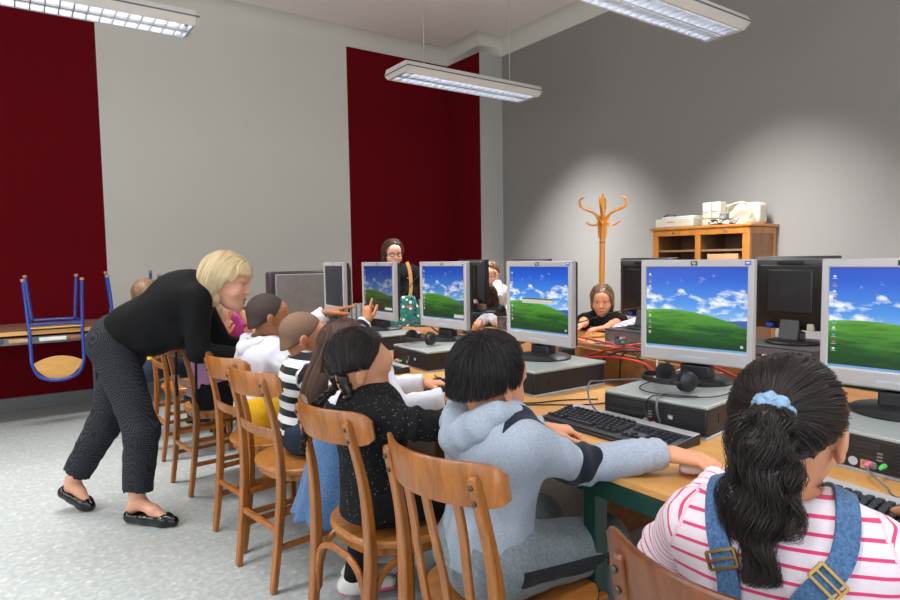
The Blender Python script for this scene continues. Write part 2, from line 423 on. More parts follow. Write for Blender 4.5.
# ---------------------------------------------------------------- bentwood chairs
def rail_mesh(halfw,z0,z1,xb,bow,th=.013,zshift=None,round_=.05):
    b=MB(); N=26; vs=[];fs=[]
    for i in range(N+1):
        u=-1+2*i/N; y=u*halfw; x=xb+bow*u*u
        e=max(0,(abs(y)-(halfw-round_))/round_); k=math.sqrt(max(0,1-e*e*.92))
        zc=(z0+z1)/2; h=(z1-z0)/2*(.35+.65*k)
        tx=2*bow*u/halfw; nn=Vector((1,-tx,0)).normalized()
        lean=.18
        for dz,dx in ((-h,-1),(-h,1),(h*.9,1),(h,.4),(h,-.4),(h*.9,-1)):
            zz=zc+dz; q=Vector((x-(zz-z0)*lean,y,zz))+nn*(dx*th/2); vs.append(q)
    for i in range(N):
        for j in range(6):
            k=(j+1)%6; fs.append((i*6+j,(i+1)*6+j,(i+1)*6+k,i*6+k))
    fs.append(tuple(range(6))); fs.append(tuple(N*6+j for j in range(6))[::-1])
    return b.add(vs,fs)
def make_chair(style,label,wd='chair_wood',loc=(0,0,0),rz=0):
    r=thing('bentwood_chair',label,'chair',loc,rz,'bentwood chairs at the computer tables')
    sw='seat_wood'
    # seat
    s=MB(); out=[]
    for i in range(40):
        a=2*PI*i/40; ca,sa=math.cos(a),math.sin(a); e=2.6
        x=.195*abs(ca)**(2/e)*(1 if ca>0 else -1); y=.2*abs(sa)**(2/e)*(1 if sa>0 else -1)
        y*= 1+.06*(x/.2); out.append((x+.01,y))
    s.prism(out,.432,.455); part('seat',s,sw,r,bev=.006)
    ap=MB(); ap.prism([(x*.93,y*.93) for x,y in out],.405,.433); part('seat_apron',ap,wd,r,bev=.003)
    # back posts (rear legs run up to the rail)
    for sy in (-1,1):
        p=MB(); pts=[]; sc=[]
        for z,x,y in ((0,-.232,.150),(.15,-.212,.152),(.3,-.196,.155),(.44,-.188,.158),(.6,-.196,.153),(.72,-.218,.147),(.825,-.246,.141)):
            pts.append((x,sy*y,z))
        pts=smooth_path(pts,4); n=len(pts)
        sc=[.82+.25*math.sin(PI*min(1,i/(n*.75))) for i in range(n)]; sc[-1]*=.8
        p.sweep(pts,.033,.027,(1,0,0),0,sc); part('back_post',p,wd,r,bev=.005)
        if style!='plain':
            for z in (.757,.792):
                k=MB(); k.lathe([(.0001,.0),(.006,.0),(.006,.003),(.003,.0045)],10,(-.2425-(z-.757)*.26,sy*.144,z+.008),0,Matrix.Rotation(R(-90),3,'Y')); part('screw',k,'screw',r)
    rm=rail_mesh(.195,.752,.85,-.263,.080); part('top_rail',rm,wd,r,label=None,angle=50)
    # front legs
    for sy in (-1,1):
        l=MB(); l.bar((.165,sy*.160,.43),(.185,sy*.170,0),.036,.036,(1,0,0),0,.72); part('front_leg',l,wd,r,bev=.005)
    if style in('splat','plain'):
        part('lower_rail',rail_mesh(.155,.585,.625,-.212,.02,.011,round_=.01),wd,r,angle=50)
        for sy in (-1,1):
            for z in (.30,.17):
                q=MB(); q.bar((-.200-(.3-z)*.1,sy*.153,z),(.176,sy*.165,z+.0),.018,.022,(0,0,1)); part('side_stretcher',q,wd,r,bev=.003)
        for z in (.235,):
            q=MB(); q.bar((.175,-.165,z),(.175,.165,z),.018,.022); part('front_stretcher',q,wd,r,bev=.003)
            q=MB(); q.bar((-.203,-.152,z),(-.203,.152,z),.018,.022); part('back_stretcher',q,wd,r,bev=.003)
    if style in ('hoop','slat'):
        def hoop(a,b):
            a=Vector(a);b=Vector(b); m=[]
            d=b-a
            for t,z in ((.02,.22),(.045,.30),(.13,.365),(.3,.393),(.5,.398),(.7,.393),(.87,.365),(.955,.30),(.98,.22)):
                m.append((a.x+d.x*t,a.y+d.y*t,z))
            h=MB(); h.tube(smooth_path(m,5),.0105,8); part('bent_brace',h,wd,r)
        hoop((-.197,-.150,0),(-.197,.150,0)); hoop((-.195,-.152,0),(.17,-.163,0)); hoop((-.195,.152,0),(.17,.163,0)); hoop((.17,-.163,0),(.17,.163,0))
    if style=='slat':
        for y in (-.085,0,.085):
            q=MB(); x=-.263+.080*(y/.195)**2
            q.sweep(smooth_path([(-.183,y*.95,.44),(-.202,y*.97,.55),(x+.028,y,.68),(x+.008,y,.77)],4),.024,.010,(1,0,0)); part('back_slat',q,wd,r,bev=.002)
    return r
CH=[]
def chair(i,style,x,y,rz,label,wd='chair_wood'):
    CH.append(make_chair(style,label,wd,(x,y,0),rz))
chair(7,'hoop',.955,.45,R(2),'bentwood chair at the bottom edge under the ponytailed girl','chair_wood_dark')
chair(6,'slat',.955,1.14,R(7),'bentwood chair with vertical back slats under the boy in grey hoodie')
chair(5,'hoop',.945,1.675,R(5),'bentwood chair with curved braces under the girl in sparkly black')
chair(4,'splat',.95,2.43,R(8),'bentwood chair with round seat under the boy in black and white stripes')
chair(3,'splat',.96,2.83,R(8),'bentwood chair under the boy in white hoodie and yellow shorts')
chair(2,'splat',.93,3.64,R(6),'bentwood chair under the blonde child in the lilac top')
chair(1,'plain',.94,4.36,R(2),'farthest bentwood chair, mostly behind the teacher, at the row end')
# ---------------------------------------------------------------- tables
def table(label,x0,x1,y0,y1,z=.74,near=True,wood_='table_wood',frame='green',group='computer tables'):
    cx,cy=(x0+x1)/2,(y0+y1)/2
    r=thing('computer_table',label,'table',(cx,cy,0),0,group); W=x1-x0; L=y1-y0
    t_=MB(); t_.box((0,0,z-.009),(W-.006,L-.004,.018)); part('tabletop',t_,wood_,r,bev=.002)
    fr=MB()
    for s in (-1,1): fr.box((s*(W/2-.018),0,z-.041),(.036,L-.004,.044)); fr.box((0,s*(L/2-.018),z-.041),(W-.074,.03,.044))
    part('frame_rail',fr,frame,r,bev=.002)
    for sx in (-1,1):
        for sy in ((-1,1) if near else (1,)):
            g=MB(); g.box((sx*(W/2-.022),sy*(L/2-.024),(z-.063)/2+.006),(.042,.042,z-.075)); 
            l=part('leg',g,frame,r,bev=.003); 
            k=MB(); k.box((sx*(W/2-.022),sy*(L/2-.024),.006),(.044,.044,.012)); part('foot_cap',k,'black',l)
    return r
for (a,b,lb) in ((-.62,1.048,'green-legged computer table in front, where the ponytailed girl works'),(1.05,2.66,'green-legged computer table before the grey-hoodie boy and braided girl'),(2.665,4.75,'green-legged computer table before the white-hoodie and striped boys')):
    table(lb,1.13,1.93,a,b,near=a<0)
for (a,b,lb) in ((.55,1.95,'far-side computer table at right, holding the black monitor with its back shown'),(1.955,3.35,'far-side computer table where the small girl in black sits'),(3.355,4.75,'far-side computer table at left, before the standing woman')):
    table(lb,2.76,3.56,a,b)
# low wooden bench between rows + loose boards
r=thing('wooden_bench','long low wooden bench full of cables between the computer tables','bench',(2.34,2.4,0))
b=MB(); b.box((0,0,.70),(.76,3.9,.03)); part('bench_top',b,'board_wood',r,bev=.003)
for y in (-1.8,-.6,.6,1.8):
    b=MB(); b.box((0,y,.34),(.7,.03,.685)); part('bench_support',b,'board_wood',r)
def board(p,q,h,th,label,z0=.715):
    p=A3(p);q=A3(q); c=(p+q)/2; d=q-p; L=math.hypot(d[0],d[1]); b=MB(); b.box((0,0,h/2),(L,th,h))
    o=part('wooden_board',b,'board_wood',None,bev=.003,loc=(c[0],c[1],z0),rot=(0,0,math.atan2(d[1],d[0])))
    tag(o,label,'wooden board','boards between the tables')
board((2.14,2.02),(2.03,1.22),.125,.02,'nearest upright wooden board behind the large grey desktop computer')
board((2.26,2.45),(2.22,1.2),.125,.02,'upright wooden board standing just behind the nearest one')
board((2.02,3.3),(2.02,2.3),.09,.02,'upright wooden board behind the farther desktop computers')
# ---------------------------------------------------------------- monitors
def screen_mat(name,strength,icons=True,dark=None):
    t=NT(name); uv=t.add('ShaderNodeUVMap'); sx=t.add('ShaderNodeSeparateXYZ'); t.link(uv.outputs[0],sx.inputs[0]); u,v=sx.outputs[0],sx.outputs[1]
    sky=t.ramp(v,[(.3,rgb(150,196,240)),(.55,rgb(70,146,228)),(.85,rgb(24,90,208)),(1,rgb(16,72,190))])
    mp=t.add('ShaderNodeMapping'); t.link(uv.outputs[0],mp.inputs[0]); mp.inputs['Scale'].default_value=(2.6,4.6,1); mp.inputs['Rotation'].default_value=(0,0,R(14)); mp.inputs['Location'].default_value=(.37,.9,.3)
    n=t.noise(1.7,mp.outputs[0],6,.58,.3)
    low=t.math('MULTIPLY_ADD',t.math('ABSOLUTE',t.math('SUBTRACT',v,.52)),-.30,.06)
    cf=t.math('ADD',n.outputs[0],low)
    cl=t.ramp(cf,[(.54,(0,0,0,1)),(.66,(1,1,1,1))])
    sky=t.mix(cl,sky,rgb(236,242,250))
    # hill edge: v = .46 - .28*(u-.2)^2*... falling to the right
    du=t.math('SUBTRACT',u,.22); h=t.math('MULTIPLY_ADD',t.math('MULTIPLY',du,du),-.32,.475)
    hn=t.noise(3,uv.outputs[0],4)
    mp2=t.add('ShaderNodeMapping'); t.link(uv.outputs[0],mp2.inputs[0]); mp2.inputs['Scale'].default_value=(1.2,7,1); mp2.inputs['Rotation'].default_value=(0,0,R(-8))
    gn=t.noise(2.2,mp2.outputs[0],5,.6,.4)
    gs=t.ramp(t.math('MULTIPLY_ADD',gn.outputs[0],.5,t.math('MULTIPLY',v,.9)),[(.2,rgb(10,42,16)),(.42,rgb(22,84,24)),(.62,rgb(80,150,40)),(.75,rgb(110,176,60))])
    hill=t.math('GREATER_THAN',h,v)
    bl=t.math('MULTIPLY',t.math('GREATER_THAN',t.math('MULTIPLY_ADD',u,.10,.28),v),1)
    c=t.mix(bl,sky,rgb(60,96,170)); c=t.mix(hill,c,gs)
    bar=t.math('LESS_THAN',v,.022); c=t.mix(bar,c,rgb(110,160,215))
    t.b.inputs['Base Color'].default_value=(.01,.01,.01,1); t.set(Roughness=.25,Specular_IOR_Level=.3)
    t.link(c,t.b.inputs['Emission Color']); t.b.inputs['Emission Strength'].default_value=strength
    return t.m
def emis(name,c,s):
    t=NT(name); t.base((.01,.01,.01,1)); t.b.inputs['Emission Color'].default_value=c; t.b.inputs['Emission Strength'].default_value=s; t.set(Roughness=.3); return t.m
MW,MH,MZ0=.376,.345,.061
def monitor(label,loc,rz,scr,rev=False,popup=None,group='silver monitors along the front row',logo=True,off=None,body='silver'):
    r=thing('computer_monitor',label,'monitor',loc,rz,group)
    # screen faces -x, width along y
    z0=MZ0; z1=MZ0+MH; w=MW/2; bs=.019; bt=.024; bb_=.048; tilt=0
    f=MB(); o=[(-w,z0),(w,z0),(w,z1),(-w,z1)]; i=[(-w+bs,z0+bb_),(w-bs,z0+bb_),(w-bs,z1-bt),(-w+bs,z1-bt)]
    vs=[(-.030,a,b) for a,b in o]+[(-.030,a,b) for a,b in i]+[(-.002,a,b) for a,b in o]+[(-.024,a,b) for a,b in i]
    fs=[]
    for j in range(4):
        k=(j+1)%4; fs+= [(j,4+j,4+k,k),(j,k,8+k,8+j),(4+j,12+j,12+k,4+k)]
    fs+=[(8,9,10,11)]
    f.add(vs,[q[::-1] for q in fs]); part('bezel',f,body,r,bev=.004,seg=3)
    bk=MB(); wi=w-.004
    bk.add([(-.002,-wi,z0+.004),(-.002,wi,z0+.004),(-.002,wi,z1-.004),(-.002,-wi,z1-.004),(.012,-wi,z0+.004),(.012,wi,z0+.004),(.012,wi,z1-.004),(.012,-wi,z1-.004),
            (.045,-w+.05,z0+.06),(.045,w-.05,z0+.06),(.045,w-.05,z1-.045),(.045,-w+.05,z1-.045)],
           [(3,2,1,0),(0,1,5,4),(1,2,6,5),(2,3,7,6),(3,0,4,7),(4,5,9,8),(5,6,10,9),(6,7,11,10),(7,4,8,11),(8,9,10,11)])
    bkp=part('rear_housing',bk,'black',r,bev=.004)
    if rev:
        q=MB(); q.box((.047,0,(z0+z1)/2+.01),(.01,.2,.2)); part('rear_cover',q,'black',r,bev=.006)
        q=MB(); q.box((.022,0,z1-.028),(.034,w*2-.04,.034)); part('top_strip',q,'dark_grey',r,bev=.01,seg=3)
        q=MB(); q.box((.04,0,z1-.028),(.006,.12,.016)); part('carry_slot',q,'black',r,bev=.002)
        q=MB(); q.box((.053,0,(z0+z1)/2+.01),(.001,.07,.045)); part('rear_plate',q,'pc_black',r)
        q=MB(); q.prism([(.0,.0),(.06,-.0),(.03,.19),(.0,.19)],-.05,.05,axis='y') if False else q.box((.035,0,.10),(.012,.085,.17),Matrix.Rotation(R(-14),3,'Y')); part('stand_cover',q,'dark_grey',r,bev=.004)
        q=MB(); q.box((.03,-.09,z0+.02),(.03,.03,.018)); part('video_plug',q,'blue_plug',r,bev=.003)
        q=MB(); q.box((.03,.09,z0+.02),(.03,.024,.03)); part('power_plug',q,'cream_pl2',r,bev=.003)
    st=MB(); st.box((.02,0,.075),(.03,.085,.15)); st.box((.005,0,.03),(.05,.10,.05)); part('stand_neck',st,'black',r,bev=.006)
    ba=MB(); ba.lathe([(.001,0),(.118,0),(.120,.006),(.112,.012),(.06,.020),(.001,.022)],40); part('stand_base',ba,'black',r,angle=60)
    # screen
    y0,y1,sz0,sz1=-w+bs,w-bs,z0+bb_,z1-bt
    me=bpy.data.meshes.new('screen')
    V=[(-.0245,y1,sz0),(-.0245,y0,sz0),(-.0245,y0,sz1),(-.0245,y1,sz1)]; Fc=[(3,2,1,0)][:1]; Fc=[(0,3,2,1)]
    UV={0:(0,0),1:(1,0),2:(1,1),3:(0,1)}; mi=[0]; mats=[scr]
    def quad(u0,v0,u1,v1,k,dx=.0004):
        b=len(V)
        for (u,v) in ((u0,v0),(u1,v0),(u1,v1),(u0,v1)):
            V.append((-.0245-dx,y1+(y0-y1)*u,sz0+(sz1-sz0)*v)); UV[len(V)-1]=(u,v)
        Fc.append((b,b+3,b+2,b+1)); mi.append(k)
    if off is None:
        mats+=ICON
        for q,vv in enumerate((.9,.825,.75,.68,.61,.45,.38,.31,.24,.17)): quad(.028,vv,.048,vv+.02,(2,1,2,1,2,3,2,3,1,2)[q]); quad(.022,vv-.014,.056,vv-.009,4)
        quad(.94,.055,.965,.085,4); quad(0,0,.06,.022,3)
        if popup:
            quad(*popup,4,.0006); quad(popup[0],popup[3]-.02,popup[2],popup[3],5,.0008)
    me.from_pydata(V,[],Fc); uvl=me.uv_layers.new(name='UVMap')
    for p in me.polygons:
        for li in p.loop_indices: uvl.data[li].uv=UV[me.loops[li].vertex_index]
    for m_ in mats: me.materials.append(m_)
    me.polygons.foreach_set('material_index',mi); link('screen',me,r)
    if not rev and logo:
        q=MB(); q.box((-.0305,0,z1-bt/2),(.0012,.022,.014)); lg=part('logo_plate',q,'black',r,bev=.0005)
        me=text_mesh('hp',.013,'label'); link('logo_letters',me,lg,(-.0313,0,z1-bt/2+.001),(R(90),0,R(-90)))
        q=MB(); q.box((-.0305,-w+.018,z1-bt/2),(.0012,.018,.013)); stk=part('sticker',q,'sticker',r)
        q=MB(); q.box((-.0312,-w+.018,z1-bt/2+.001),(.0006,.010,.004)); part('sticker_mark',q,'label',stk)
        q=MB(); q.box((-.0302,0,z0+bb_*.42),(.001,.10,.007)); part('button_strip',q,'pc_strip',r,bev=.0004)
    return r
ICON=[emis('icon_red',rgb(200,80,70),.8),emis('icon_pale',rgb(220,226,236),.9),emis('icon_blue',rgb(70,170,220),.8),emis('window_pale',rgb(208,210,196),.85),emis('title_dark',rgb(90,96,100),.7)]
S1=screen_mat('screen_bright',.95); S2=screen_mat('screen_mid',.7); S3=screen_mat('screen_dim',.30); SD=emis('screen_off',rgb(46,54,66),.5)
# front row (x 1.80), nearest first; centre from measured edges
monitor('silver monitor cut off by the right edge of the picture',(1.885,.630,.836),R(5),S1)
monitor('silver monitor with headphones at its foot, second from the right',(1.862,1.212,.836),R(10),S1)
monitor('silver monitor showing a pale message box, in front of the boy in grey hoodie',(1.800,1.891,.836),R(2),S1,popup=(.22,.44,.75,.52))
monitor('silver monitor with a small pale box on its screen, beside the black monitor back',(1.84,2.65,.836),R(5),S2,popup=(.76,.04,.98,.12))
monitor('silver monitor with dim landscape, left of the standing woman',(1.815,3.30,.836),R(2),S3,popup=(.72,.05,.95,.12))
monitor('silver monitor with a dark screen that the boy points at',(1.81,3.915,.836),R(-4),SD,off=1)
# rear row, backs to the camera
G='black-backed monitors of the far row'
for y,lb,rz in ((1.44,'black monitor back seen between the two nearest silver monitors',R(2)),(2.26,'black monitor back beside the small girl in black',R(0)),(3.25,'monitor of the far row of which only the black top edge shows',R(0)),(3.93,'black monitor back with a white reflection, left of the blond child',R(-2))):
    monitor(lb,(2.98,y,.838),PI+rz,SD,rev=True,group=G,off=1,body='black')
# ---------------------------------------------------------------- desktop computers
def desktop(label,loc,rz,rev=False,group='flat desktop computers under the front monitors',ports=True,dx=.385,dy=.335,h=.096,badge=False,top='pc_top',asset=False):
    """front towards -x"""
    r=thing('desktop_computer',label,'computer',loc,rz,group)
    b=MB(); b.box((0,0,.008+(h-.016)/2),(dx-.012,dy-.008,h-.016)); part('case',b,'pc_black',r,bev=.002)
    b=MB(); b.box((0,0,.004),(dx-.004,dy-.002,.008)); part('base_strip',b,'pc_strip',r,bev=.002)
    b=MB(); b.box((0,0,h-.005),(dx,dy,.011)); part('top_cover',b,top,r,bev=.004,seg=3)
    X=-dx/2
    b=MB(); b.box((X+.004,0,h/2),(.014,dy-.006,h-.02)); f=part('front_panel',b,'black',r,bev=.003)
    g=MB()
    for k in range(9):
        z=.014+k*(h-.028)/8; g.box((X-.004,-dy*.27,z),(.004,dy*.42,.0036))
    for k in range(9):
        z=.014+k*(h-.028)/8
        pass
    g.box((X-.0025,-dy*.27,h/2),(.002,dy*.42,h-.022)); part('front_grille',g,'pc_black',r)
    for sy in (-1,1):
        g=MB(); g.box((X+.018,sy*(dy/2-.003),h/2),(.034,.002,h-.024))
        for k in range(9): g.box((X+.018,sy*(dy/2-.002),.014+k*(h-.028)/8),(.034,.003,.0036))
        part('side_grille',g,'pc_black',r)
    q=MB(); q.box((X-.003,dy*.22,h*.70),(.003,dy*.40,.017)); part('optical_drive',q,'pc_black',r,bev=.001)
    q=MB(); q.box((X-.003,dy*.22,h*.40),(.002,dy*.40,.012)); part('drive_cover',q,'black',r,bev=.001)
    q=MB(); q.lathe([(.0001,0),(.009,0),(.009,.004),(.006,.006),(.0001,.006)],18,(X-.002,dy*.06,h*.26),0,Matrix.Rotation(R(-90),3,'Y')); part('power_button',q,'mid_grey',r,label='round grey power button')
    q=MB()
    for k in range(3): q.box((X-.0035,dy*(.02),h*.62+k*.008-.02),(.002,.012,.004))
    part('front_ports',q,'mid_grey',r)
    q=MB(); q.box((X-.0066,-dy*.18,h*.52),(.001,.016,.013)); lg=part('logo_plate',q,'mid_grey',r)
    link('logo_letters',text_mesh('hp',.012,'label'),lg,(X-.0073,-dy*.18,h*.525),(R(90),0,R(-90)))
    q=MB(); q.box((.02-dx/2+.06,-dy/2+.0032,h*.52),(.012,.002,.026)); part('side_latch',q,'black',r)
    if asset:
        q=MB(); q.box((X+.19,-dy/2+.0030,h*.33),(.07,.002,.032)); lp=part('asset_label',q,'label',r,label='white printed sticker')
        q=MB()
        for a in range(7): q.box((X+.17+a*.005,-dy/2+.0018,h*.34),(.002,.001,.012))
        part('label_print',q,'label_dark',lp)
    if badge:
        q=MB(); q.lathe([(.0001,0),(.0105,0),(.0105,.0008),(.0001,.0008)],20,(X-.0035,dy*.19,h*.26),0,Matrix.Rotation(R(-90),3,'Y')); part('round_badge',q,'pc_strip',r,label='round pale badge')
        q=MB(); q.box((X-.0035,dy*.115,h*.26),(.001,.018,.024)); sk=part('square_badge',q,'gold',r,label='orange square badge with four small colour fields')
        for (dy_,dz,m_) in ((.003,.004,'icon_r'),(-.003,.004,'icon_g'),(.003,-.002,'icon_b'),(-.003,-.002,'icon_y')):
            q=MB(); q.box((X-.0042,dy*.115+dy_,h*.26+dz),(.0006,.0055,.005)); part('badge_field',q,m_,sk)
    if rev:
        bx=dx/2
        q=MB(); q.box((bx,0,h/2),(.004,dy-.01,h-.02)); part('rear_plate',q,'galv',r)
        q=MB()
        for k in range(7): q.box((bx+.003,.02+k*.012,h*.5),(.004,.006,h*.62))
        part('slot_covers',q,'metal',r)
        for y in (-.11,): 
            q=MB(); q.lathe([(.020,0),(.026,0),(.026,.005),(.020,.005)],24,(bx+.002,y,h*.55),0,Matrix.Rotation(R(90),3,'Y')); fa=part('fan_ring',q,'metal',r)
            q=MB()
            for k in range(5): q.box((bx+.003,y,h*.55),(.002,.05,.002),Matrix.Rotation(k*PI/5,3,'X'))
            part('fan_grille',q,'mid_grey',fa)
        for k,(y,z,m_) in enumerate(((-.05,.03,'blue_plug'),(-.03,.03,'lime'),(-.02,.055,'pink'),(-.065,.052,'pc_black'),(-.04,.05,'white_pl'))):
            q=MB(); q.box((bx+.006,y,z),(.016,.016,.010)); part('rear_plug',q,m_,r,bev=.002)
    return r
MT['icon_r']=plain('mark_red',rgb(210,80,60),.4); MT['icon_g']=plain('mark_green',rgb(90,170,90),.4); MT['icon_b']=plain('mark_blue',rgb(70,120,210),.4); MT['icon_y']=plain('mark_yellow',rgb(230,190,70),.4)
desktop('grey-topped desktop computer at the right edge with two coloured badges',(1.80,.555,.74),R(-4),badge=True)
desktop('grey-topped desktop computer with black headphones lying on it, white sticker on its side',(1.724,1.165,.74),R(7),asset=True)
desktop('flat desktop computer whose long black side shows right of the grey-hoodie boy',(1.745,1.835,.74),R(-1))
desktop('flat desktop computer with headphones on it, behind the typing hands',(1.715,2.50,.74),R(-2))
desktop('flat desktop computer in front of the dim landscape monitor',(1.72,3.17,.74),R(0))
desktop('flat desktop computer under the dark-screened monitor',(1.70,3.86,.74),R(0))
for y,lb in ((1.44,'desktop computer with fan and rear plugs below the nearest black monitor back'),(2.26,'desktop computer with its metal rear and plugs beside the small girl in black'),(3.25,'desktop computer of the far row behind the message-box monitor'),(3.93,'dark desktop computer with headphones on it, under the reflecting black monitor back')):
    desktop(lb,(3.0,y,.74),PI,rev=True,group='desktop computers of the far row',top='dark_grey')
# ---------------------------------------------------------------- keyboards (long side along y, keys face up, user at -x)
kc=None
def keyboard(label,loc,rz,detail=True):
    global kc
    r=thing('keyboard',label,'keyboard',loc,rz,'black and silver keyboards')
    L,W=.455,.168
    b=MB(); pr=[(-W/2,0),(W/2,0),(W/2,.030),(W/2-.03,.028),(-W/2+.012,.013),(-W/2,.006)]
    b.prism([(y,z) for y,z in pr],-L/2,L/2,axis='y') if False else None
    vs=[(x,s*L/2,z) for s in (-1,1) for x,z in pr]; n=len(pr)
    b.add(vs,[(j,n+j,n+(j+1)%n,(j+1)%n) for j in range(n)]+[tuple(range(n)),tuple(range(n,2*n))[::-1]])
    part('base',b,'key_black',r,bev=.002)
    sl=.105
    def P(x,y,dz=0): # on sloped surface, x from rear (0) to front
        return (W/2-x, y, .0285-(x)*.105+dz)
    q=MB(); q.box(P(.018,0,.001),(.034,L-.002,.004),Matrix.Rotation(-math.atan(sl),3,'Y')); part('top_panel',q,'silver',r,bev=.002)
    q=MB(); q.box(P(.075,-.062,.0008),(.085,.010,.003),Matrix.Rotation(-math.atan(sl),3,'Y')); q.box(P(.152,0,.0008),(.022,L-.004,.003),Matrix.Rotation(-math.atan(sl),3,'Y')); part('silver_inlay',q,'key_black' ,r)
    kw=.0155
    rows=[]; p=.0188
    def rowx(k): return .036+k*.0175+(.004 if k>0 else 0)
    keys=[]
    y0=L/2-.014
    for k in range(6):
        x=rowx(k)+.006
        if k==0: ys=[(y0-.0-i*p-(.010*(i>0))-(.006*((i-1)//4)),1) for i in range(13)]
        elif k==5: ys=[(y0-.002,1.25),(y0-.025,1.25),(y0-.048,1.25),(y0-.048-.075,5.6),(y0-.205,1.25),(y0-.229,1.25),(y0-.253,1.25)]
        else: ys=[(y0-i*p-(.004*(k-1)),1) for i in range(13)]+[(y0-13*p-.012,1.7)]
        keys+=[(x,y,w_) for y,w_ in ys]
        if k in (1,2,5): keys+=[(x,y0-.292-i*p,1) for i in range(3)]
        if k==4: keys.append((x,y0-.292-p,1))
        if k>0: keys+=[(x,y0-.358-i*p,1) for i in range(4 if k<5 else 3)]
    def keymb(w_,q,c=(0,0,0)):
        a=kw*w_/2+(p-kw)*(w_-1)/2; d=kw/2; h=.0075
        vs=[(-d,-a,0),(d,-a,0),(d,a,0),(-d,a,0),(-d+.0028,-a+.0022,h),(d-.0015,-a+.0022,h),(d-.0015,a-.0022,h),(-d+.0028,a-.0022,h)]
        q.add([(v[0]+c[0],v[1]+c[1],v[2]+c[2]) for v in vs],[(3,2,1,0),(4,5,6,7),(0,1,5,4),(1,2,6,5),(2,3,7,6),(3,0,4,7)])
    if detail:
        cache={}
        for x,y,w_ in keys:
            if w_ not in cache:
                q=MB(); keymb(w_,q); cache[w_]=q.mesh('key',[MT['key_black']],False)
            link('key',cache[w_],r,P(x,y,.0015))
    else:
        q=MB()
        for x,y,w_ in keys: keymb(w_,q,P(x,y,.0015))
        o=part('keys',q,'key_black',r,smooth=False); o['kind']='stuff'
    return r
def K(px,py,z=.76): return at_z(px,py,z)
keyboard('keyboard in front of the boy in grey hoodie, by his outstretched arm',(1.425,1.195,.741),R(0))
keyboard('keyboard at the right edge in front of the ponytailed girl',(1.320,.41,.741),R(-7))
keyboard('keyboard under the typing hands in white sleeves',(1.33,1.87,.741),R(-8),False)
keyboard('keyboard beside the striped boy, largely hidden',(1.37,2.62,.741),R(0),False)
keyboard('keyboard under the hands of the small girl in black at the far row',(3.32,2.85,.741),PI,False)
# ---------------------------------------------------------------- mouse
def mouse(label,loc,rz,m='white_pl'):
    r=thing('computer_mouse',label,'computer mouse',loc,rz,'computer mice')
    b=MB(); b.ell((0,0,.014),(.052,.029,.021),24,12); me=b.mesh('shell',[MT[m]],True,180)
    for v in me.vertices: v.co.z=max(v.co.z,.003)
    link('shell',me,r)
    b=MB(); b.ell((0,0,.006),(.0525,.0295,.006),24,6); part('lower_rim',b,'icon_r',r,angle=180)
    b=MB(); b.lathe([(.0001,-.003),(.008,-.003),(.008,.003),(.0001,.003)],14,(.03,0,.028),0,Matrix.Rotation(R(90),3,'X')); part('scroll_wheel',b,'dark_grey',r)
    return r
mc=at_z(699,466,.757)
mouse('white mouse with red rim under the grey-hoodie boy\'s outstretched hand',(mc[0],mc[1],.741),R(-20))
m2=at_z(510,424,.757)
mouse('dark mouse at the grey-hoodie boy\'s chin, beside his keyboard',(m2[0],m2[1],.741),R(20),'black')
# ---------------------------------------------------------------- headphones
def headphones(label,loc,rz,k=1.0):
    r=thing('headphones',label,'headphones',loc,rz,'black headphones lying on computers')
    R0=.085*k
    pts=[(R0*1.0*math.cos(a)*1.0,R0*.95*math.sin(a),.034+.004*math.sin(a)) for a in [R(-8+i*196/20) for i in range(21)]]
    b=MB(); b.sweep(pts,.005,.016,(0,0,1)); part('headband',b,'black',r,bev=.001,angle=60)
    for s in (-1,1):
        c=Vector((s*(R0-.004),-.022,.036))
        rot=Matrix.Rotation(R(90),3,'Y')@Matrix.Rotation(R(12*s),3,'X')
        b=MB(); b.lathe([(.0001,-.014),(.022,-.014),(.030,-.008),(.032,0),(.030,.006),(.0001,.008)],22,c,0,rot); cup=part('ear_cup',b,'black',r,angle=50)
        b=MB(); b.lathe([(.020,-.012*s-.002),(.031,-.012*s-.004),(.033,-.012*s+.002),(.026,-.012*s+.006),(.018,-.012*s+.002)],22,c-Vector((0,0,0)),0,rot); part('ear_cushion',b,'black_soft',cup,angle=80)
        b=MB(); b.bar(tuple(c+Vector((s*.006,.02,.0))),(s*(R0),.03,.036),.012,.008); part('yoke',b,'black',r,bev=.002)
    b=MB(); b.tube(smooth_path([(R0-.004,-.03,.03),(R0-.03,-.085,.02),(R0-.075,-.10,.014)],6),.0022,6); mi_=part('microphone_boom',b,'black',r)
    b=MB(); b.ell((R0-.08,-.101,.014),(.013,.009,.009),12,8); part('microphone_foam',b,'black_soft',mi_,angle=180)
    return r
h1=at_z(691,384,.86); headphones('black headphones on the grey desktop computer second from the right',(1.68,1.19,.837),R(60))
h2=at_z(424,345,.86); headphones('black headphones on the desktop computer behind the braided girl',(1.60,2.56,.837),R(95))
headphones('black headphones on the dark computer below the reflecting black monitor back',(2.98,3.62,.837),R(60))
# far-row clutter: grey wedge speaker, towels
wg=at_z(590,352,.74)
b=MB(); b.prism([(-.05,0),(.06,0),(.035,.10),(-.05,.11)],-.13,.13,axis='y')
r=thing('desk_speaker','dark grey wedge-shaped box behind the message-box monitor','speaker',(2.28,2.14,.716),R(50))
vs=[];
b=MB(); n=4; pr=[(-.045,0),(.055,0),(.02,.09),(-.045,.10)]
b.add([(x,s*.10,z) for s in (-1,1) for x,z in pr],[(j,n+j,n+(j+1)%n,(j+1)%n) for j in range(n)]+[tuple(range(n)),tuple(range(n,2*n))[::-1]])
part('case',b,'dark_grey',r,bev=.004); b=MB(); b.box((-.047,0,.05),(.004,.17,.07)); part('front_cloth',b,'black_soft',r)
